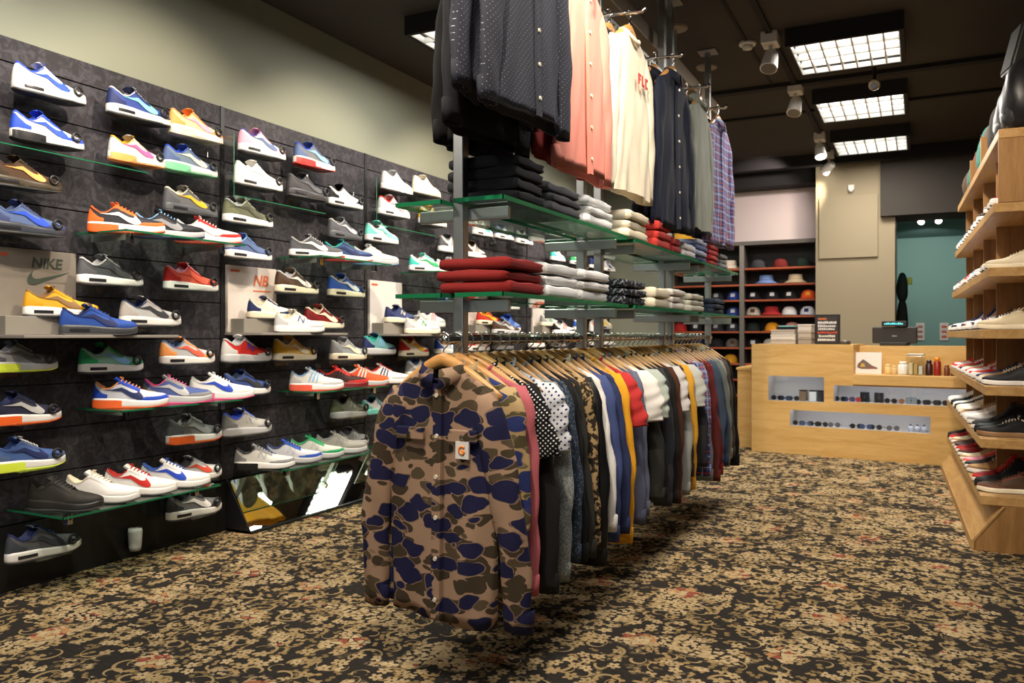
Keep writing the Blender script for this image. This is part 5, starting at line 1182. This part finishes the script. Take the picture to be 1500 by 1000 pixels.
for k in range(3):
    t = cobj('perfume_bottle', 'pale blue bottle, %s of three at the right of the lower recess' % ['left one', 'middle one', 'right one'][k], 'bottle', x0 + (x1 - x0) * (.86 + .045 * k), .08, z0 + .0005, 'pale bottles in the lower recess')
    part('body', MB().lathe([(0, 0), (.018, 0), (.019, .04), (.010, .048), (0, .05)], 14), plain('c2cbe6', .2), t, smooth=True); part('cap', MB().lathe([(0, .05), (.009, .05), (.009, .062), (0, .063)], 12), GD[1], t, smooth=True)
# on the counter top, left block
def box_t(name, lab, cat, px, w_, d_, h_, m, dep=.2, lidm=None, z=zT, rz=0, grp=None):
    x, _ = onC(px, 500, dep); t = cobj(name, lab, cat, x, dep, z + .0005, grp, rz); part('body', bx(-w_ / 2, w_ / 2, -d_ / 2, d_ / 2, 0, h_ * .72), m, t, bevel=.003); part('lid', bx(-w_ / 2 - .003, w_ / 2 + .003, -d_ / 2 - .003, d_ / 2 + .003, h_ * .72 + .0003, h_), lidm or m, t, bevel=.003); return x, t
SB = plain('b0a79c', .6); WB = plain('cfcac4', .6)
for k in range(3): box_t('storage_box', '%s grey cardboard box of the left stack on the counter' % ['bottom', 'middle', 'top'][k], 'box', 1150, .22 - .006 * k, .16, .042, [SB, WB, SB][k], z=zT + .0435 * k, grp='boxes stacked on the counter')
x, t = box_t('leaflet_tray', 'low tray of teal and white leaflets on the box stack', 'tray', 1154, .17, .13, .026, GD[0], z=zT + .131); part('leaflets', bx(-.07, .07, -.05, .05, .0262, .036), plain('7cc4bc', .5), t)
for k in range(3): box_t('storage_box', '%s brown box of the right stack beside the framed sign' % ['bottom', 'middle', 'top'][k], 'box', 1181, .115, .13, .058, [plain('8f867c', .6), plain('a99f92', .6), plain('c7bfb6', .6)][k], z=zT + .0595 * k, grp='boxes stacked on the counter')
x, _ = onC(1212, 490, .14); t = cobj('framed_sign', 'black framed sign with white and orange lettering on the counter', 'sign', x, .14, zT + .0005); h_ = .262
part('frame', bx(-.105, .105, -.008, .012, 0, h_), plain('191716', .4), t, bevel=.003); part('sheet', bx(-.088, .088, -.0095, -.008, .018, h_ - .018), plain('2a2725', .5), t)
rgs = random.Random(3)
def scribble(z, hh, m, x0_, x1_):
    mb = MB(); xx = x0_
    while xx < x1_ - .01:
        ww = rgs.uniform(.008, .016); mb.box(xx, xx + ww, -.0112, -.0095, z, z + hh * rgs.uniform(.7, 1)); mb.box(xx, xx + ww * .6, -.0118, -.0112, z + hh * .3, z + hh * .5); xx += ww + .004
    return mb, m
for z, hh, m, a, b in ((.215, .018, plain('d9702e', .6), -.075, 0), (.18, .024, plain('d8d4d0', .6), -.078, .075), (.15, .022, plain('cfcac6', .6), -.078, .078), (.125, .018, plain('d0ccc8', .6), -.075, .06), (.095, .018, plain('c4402c', .6), -.08, .078), (.062, .022, plain('d2cec8', .6), -.07, .078), (.03, .022, plain('d8d4d0', .6), -.078, .07)):
    mb, m = scribble(z, hh, m, a, b); part('lettering_line', mb, m, t)
part('stand', MB().tube([(0, .012, .2), (0, .09, 0)], .005, 6), M_BLACK, t)
x, _ = onC(1238, 500, .12); t = cobj('tape_roll', 'small dark roll lying right of the framed sign', 'tape', x, .12, zT + .0005); part('roll', MB().lathe([(0, 0), (.045, 0), (.045, .028), (.03, .03), (0, .012)], 20), plain('3b3630', .4), t, smooth=True); part('core', MB().lathe([(0, .013), (.02, .013), (.02, .034), (0, .034)], 16), WB, t)
# register on the rear top
x, _ = onC(1311, 490, .48); zr = zT - .012
t = cobj('cash_register', 'black till screen seen from behind with glowing customer display', 'till', x, .48, zr + .0005)
part('base', bx(-.11, .11, -.1, .1, 0, .03), plain('1b1a1a', .4), t, bevel=.006); part('stem', bx(-.03, .03, -.02, .03, .0305, .08), M_BLACK, t); part('screen_back', bx(-.18, .18, -.035, .0, .02 + .0, .165), plain('24211f', .45), t, bevel=.010)
part('badge', bx(-.02, .02, -.037, -.035, .08, .09), plain('8d8d8d', .3), t)
cdp = part('customer_display', bx(-.10, .10, -.06, -.02, .168, .215), M_BLACK, t, bevel=.004)
mb = MB(); xx = -.075
for k in range(10): mb.box(xx, xx + .007, -.0625, -.0602, .186, .200 if k % 3 else .195); xx += .0152
part('glowing_digits', mb, glow('cyan_digits', (.1, .75, .8), 2.2), cdp)
# ledge goods
x, _ = onC(1271, 530, .10); t = cobj('shoe_picture', 'white square picture of a shoe propped on the counter ledge', 'picture', x, .10, zL + .0005); t.rotation_euler.x = R(-6)
hh = .185; part('panel', bx(-.108, .108, 0, .015, 0, hh), plain('e6e1da', .5), t, bevel=.002)
part('shoe_image', MB().poly([(-.085, .055), (-.08, .085), (-.04, .125), (-.02, .115), (0, .10), (.03, .075), (.075, .055), (.08, .045), (-.05, .042)], .0012, Matrix.Translation((0, -.0015, 0))), plain('6a5a54', .6), t)
part('image_accent', MB().poly([(-.06, .06), (-.05, .09), (-.03, .09), (-.02, .06)], .0008, Matrix.Translation((0, -.0025, 0))), plain('c9a23c', .6), t); part('image_accent', MB().poly([(.01, .045), (.02, .065), (.035, .06), (.03, .045)], .0008, Matrix.Translation((0, -.0025, 0))), plain('b02c3c', .6), t)
def can(px, r, h_, m, cap, name, lab, cat, dep=.12):
    x, _ = onC(px, 535, dep); t = cobj(name, lab, cat, x, dep, zL + .0005); part('body', MB().lathe([(0, 0), (r, 0), (r * 1.02, h_ * .1), (r, h_ * .72), (r * .7, h_ * .8), (0, h_ * .8)], 18), m, t, smooth=True); part('cap', MB().lathe([(0, h_ * .8), (r * .72, h_ * .8), (r * .7, h_), (0, h_)], 18), cap, t, smooth=True)
can(1301, .026, .085, plain('d8b878', .4), plain('e6cf9a', .4), 'candle_jar', 'small pale wooden candle beside the shoe picture', 'candle'); can(1310, .024, .075, plain('c9ab74', .4), plain('d8c090', .4), 'candle_jar', 'second pale candle next to the white cup', 'candle')
can(1323, .040, .11, plain('ddd9d2', .3), plain('f0ece4', .3), 'white_cup', 'white lidded cup on the counter ledge', 'cup')
x, _ = onC(1342, 535, .12); t = cobj('clear_jar', 'large square clear jar of small goods on the ledge', 'jar', x, .12, zL + .0005); part('jar', bx(-.065, .065, -.06, .06, 0, .16), M_ACR, t, bevel=.004); part('lid', bx(-.062, .062, -.058, .058, .1602, .178), plain('b8b4a8', .3, .5), t, bevel=.003)
for k, m in enumerate((plain('d8c9a4', .5), plain('b9a05c', .5), plain('cfd0d0', .4))): part('contents', bx(-.05 + .036 * k, -.05 + .036 * k + .030, -.045, .045, .004, .10 - .012 * k), m, t, bevel=.006)
can(1361, .028, .125, plain('3a1c1e', .3), GD[0], 'spray_bottle', 'dark maroon shoe-care bottle on the ledge', 'bottle'); can(1373, .028, .15, plain('8e2418', .3), plain('f0961e', .4), 'spray_bottle', 'red shoe-care bottle with orange cap', 'bottle')
can(1387, .022, .09, plain('6a3a20', .3), plain('8a5a30', .4), 'spray_bottle', 'small amber bottle right of the orange-capped one', 'bottle'); can(1397, .022, .09, plain('5a2c1c', .3), plain('3a2a20', .4), 'spray_bottle', 'small brown bottle at the shelf side of the ledge', 'bottle')
# low side cabinet left of the counter
t = thing('side_cabinet', 'low birch cabinet return at the left end of the counter', 'cabinet', (-1.47, 7.75, 0)); part('body', bx(-.06, .07, 0, .9, 0, .72), M_OAK, t, bevel=.003); part('top', bx(-.07, .08, -.01, .92, .7205, .745), M_OAK, t, bevel=.002)
# passage wall notices and dark items
for k, (px, lab) in enumerate([(1348, 'small notice sheet on the teal wall beside the till'), (1383, 'small notice sheet on the teal wall nearer the oak shelves')]):
    q = onY(px, 486, 11.99); t = thing('notice_sheet', lab, 'notice', q); part('sheet', bx(-.05, .05, -.004, .0, -.11, .12), plain('b4ada4', .6), t)
    for j in range(3): part('print', bx(-.03, .03, -.0055, -.004, -.08 + .065 * j, -.045 + .065 * j), plain('a04a3c' if k else '8a5a50', .6), t)
q = onY(1318, 470, 10.2)
t = thing('hanging_bag', 'dark bags hanging on the side of the teal doorway', 'bag', (xc + .05, 10.3, 1.02)); part('bag_body', blob(.06, .10, .22, 2.6, 5), FB('1c201e'), t, smooth=True)
part('upper_pouch', MB().grid([[(v.x, v.y, v.z + .40) for v in blob(.06, .10, .17, 2.6, 6).v[i * 32:(i + 1) * 32]] for i in range(19)], True, True, True), FB('20302a'), t, smooth=True); part('yellow_tag', bx(.055, .10, -.03, .03, .60, .68), plain('b8c840', .5), t, bevel=.01)

# ------------------------------------------------------------------ cap shelves on the back wall
YS = 9.48
z_l = [onY(1140, py, YS).z for py in (391, 415, 438, 462, 485, 509, 533)]
xL0 = -2.655; xR1 = xa - .005; xm0 = onY(1083, 450, YS).x; xm1 = onY(1090, 450, YS).x; ztp = onY(1140, 357, YS).z
xA0 = onY(1040, 450, YS).x
cs = thing('cap_shelving', 'black cap display shelving with orange-edged boards on the back wall', 'shelving', (0, YS, 0))
part('back_panel', bx(xL0, xR1, .25, .268, 0, ztp), plain('151414', .7), cs)
for a, b in ((xm0, xm1), (xL0, xL0 + .03), (xR1 - .02, xR1), (xA0 - .05, xA0 - .02)): part('upright', bx(a, b, 0, .25, 0, ztp), plain('807a74', .35, .6), cs, bevel=.002)
part('top_rail', bx(xL0, xR1, -.002, .25, ztp, ztp + .045), plain('5a5550', .35, .5), cs, bevel=.002)
bays = [(xL0 + .03, xA0 - .052), (xA0 - .018, xm0 - .002), (xm1 + .002, xR1 - .022)]
for z in z_l + [z_l[-1] - .18, z_l[-1] - .36]:
    for a, b in bays: part('shelf_board', bx(a, b, .002, .248, z - .02, z), M_ORED, cs, bevel=.002)
def cap_meshes():
    rows = []
    for i in range(9):
        a = i / 8 * math.pi / 2; rows.append([(.088 * math.cos(a) ** .7 * math.cos(t_), .098 * math.cos(a) ** .7 * math.sin(t_), .012 + .105 * math.sin(a) ** .95) for t_ in [2 * math.pi * k / 24 for k in range(24)]] if i < 8 else [(.001 * math.cos(t_), .001 * math.sin(t_), .117) for t_ in [2 * math.pi * k / 24 for k in range(24)]])
    crown = MB().grid([[(x * 1.0, y * 1.0, .0) for x, y, z in rows[0]]] + rows, True)
    br = []
    for j in range(5):
        r_ = .092 + .060 * j / 4; br.append([(r_ * math.sin(t_) * .92, -r_ * math.cos(t_) - .004 * j, .010 - .012 * abs(math.sin(t_)) ** 2 + .010 * 0) for t_ in [R(-62 + 124 * k / 12) for k in range(13)]])
    brim = MB().grid(br); brim.grid([[(x, y, z - .004) for x, y, z in r] for r in br]); brim.grid([br[-1], [(x, y, z - .004) for x, y, z in br[-1]]])
    btn = MB().lathe([(0, .114), (.007, .116), (.005, .122), (0, .123)], 10)
    logo = MB().grid([[(.026 * u, -.0995 + .002 * abs(u) + .022 * w_, .045 + .045 * w_) for u in (-1, 0, 1)] for w_ in (0, .5, 1)])
    bucket = MB().lathe([(.150, .010), (.152, .014), (.098, .050), (.086, .118), (.078, .130), (0, .136), (0, .13), (.074, .124), (.08, .11), (.092, .046), (.148, .008)], 28)
    band = MB().lathe([(.0985, .052), (.0965, .052), (.095, .070), (.097, .070)], 28)
    o = {}
    for n_, m_ in dict(crown=crown, brim=brim, button=btn, logo=logo, bucket=bucket, band=band).items(): me = m_.mesh(n_); fixn(me); me.shade_smooth(); o[n_] = me
    return o
CM = cap_meshes()
def cap(px, lv, col, label, lcol=None, brim=None, bucket=False, s=1.0):
    z = z_l[lv]; x = onY(px, 450, YS + .11).x
    t = thing('bucket_hat' if bucket else 'baseball_cap', label, 'hat', (x, YS + .130, z + .0005), R(rnd.uniform(-8, 8)), 'hats on the back wall shelves'); t.scale = (s, s * .82, s * .95)
    if bucket: part('hat_body', CM['bucket'], FB(col), t); part('hat_band', CM['band'], FB(brim or col), t)
    else:
        part('crown', CM['crown'], FB(col), t); part('brim', CM['brim'], FB(brim or col), t); part('button', CM['button'], FB(brim or col), t)
        if lcol: part('front_emblem', CM['logo'], FB(lcol), t)
ROWN = ['top', 'second', 'third', 'fourth', 'fifth', 'sixth', 'seventh']
HT = [ (1110, 0, 'char', None, None, 0, 'black cap at the left of the top row'), (1143, 0, '6e2422', None, None, 0, 'maroon cap in the middle of the top row'), (1176, 0, '1e2c24', None, None, 0, 'dark green cap at the right of the top row'),
 (1122, 1, '6d86b8', None, None, 1, 'light blue bucket hat on the second row'), (1165, 1, 'c4b090', None, None, 1, 'beige bucket hat on the second row'),
 (1104, 2, 'black', 'lgrey', None, 0, 'black cap with white emblem, left of the third row'), (1131, 2, '1b1b20', 'lgrey', None, 0, 'black cap with white emblem, second on the third row'), (1157, 2, 'black', 'c8c4c0', None, 0, 'black cap with pale emblem, third on the third row'), (1184, 2, 'e2582a', 'f0a03a', None, 0, 'bright orange cap at the right of the third row'),
 (1103, 3, 'b8ada0', 'brown', 'char', 0, 'grey-crowned cap at the left of the fourth row'), (1130, 3, 'a82c2c', None, None, 1, 'red bucket hat on the fourth row'), (1156, 3, 'e0dcda', None, 'black', 0, 'white-fronted black cap on the fourth row'), (1183, 3, 'd8d8e0', 'navy', 'navy', 0, 'pale cap with navy brim, right of the fourth row'),
 (1103, 4, '1c2420', None, None, 0, 'dark cap at the left of the fifth row'), (1131, 4, 'd48f20', None, None, 0, 'golden yellow cap on the fifth row'), (1160, 4, 'c28c84', None, 'red', 0, 'pinkish cap behind the counter boxes'),
 (1104, 5, 'black', 'lgrey', None, 0, 'black cap with white emblem just above the counter'), (1128, 5, 'b0aca4', None, None, 0, 'stone cap just above the counter, right of the black one'),
 (1069, 0, 'ded0be', None, None, 1, 'cream bucket hat in the left bay, top row'), (1050, 2, '22242a', 'grey', None, 0, 'black cap on the left bay, third row'), (1075, 2, '27408e', 'lgrey', None, 0, 'royal blue cap on the left bay, third row'),
 (1051, 3, '1c1e24', None, None, 0, 'black cap in the left bay, fourth row'), (1074, 3, '2a3f86', 'lgrey', None, 0, 'blue cap in the left bay, fourth row'), (1050, 4, '24262c', 'grey', None, 0, 'black cap with grey mark, left bay fifth row'), (1074, 4, '30343e', 'lgrey', None, 0, 'dark slate cap, left bay fifth row'),
 (1050, 5, '1e1e20', None, None, 0, 'black cap, left bay sixth row'), (1073, 5, '6a6058', 'brown', None, 0, 'taupe cap, left bay sixth row'), (1070, 6, 'c98e26', None, None, 0, 'yellow cap, left bay seventh row'), (1049, 6, '202020', None, None, 0, 'black cap, left bay seventh row'),
 (1020, 2, 'black', 'grey', None, 0, 'black cap behind the rack, third row'), (996, 2, '1d1f28', 'lgrey', None, 0, 'dark cap at the pier side, third row'), (1020, 3, '8c1f1f', None, None, 0, 'dark red cap behind the rack, fourth row'), (996, 3, 'black', 'lgrey', None, 0, 'black cap at the pier side, fourth row'),
 (996, 4, 'a82828', None, None, 0, 'red cap behind the rack posts, fifth row'), (1020, 4, '22242a', 'lgrey', None, 0, 'black cap behind the rack posts, fifth row'), (1000, 5, '1b1b1e', None, None, 0, 'black cap behind the rail end, sixth row'), (1022, 5, '2c3248', None, None, 0, 'navy cap behind the rail end, sixth row')]
for px, lv, c, lc, bc, bu, lab in HT: cap(px, lv, c, lab, lc, bc, bool(bu), .84 if bu else .93)
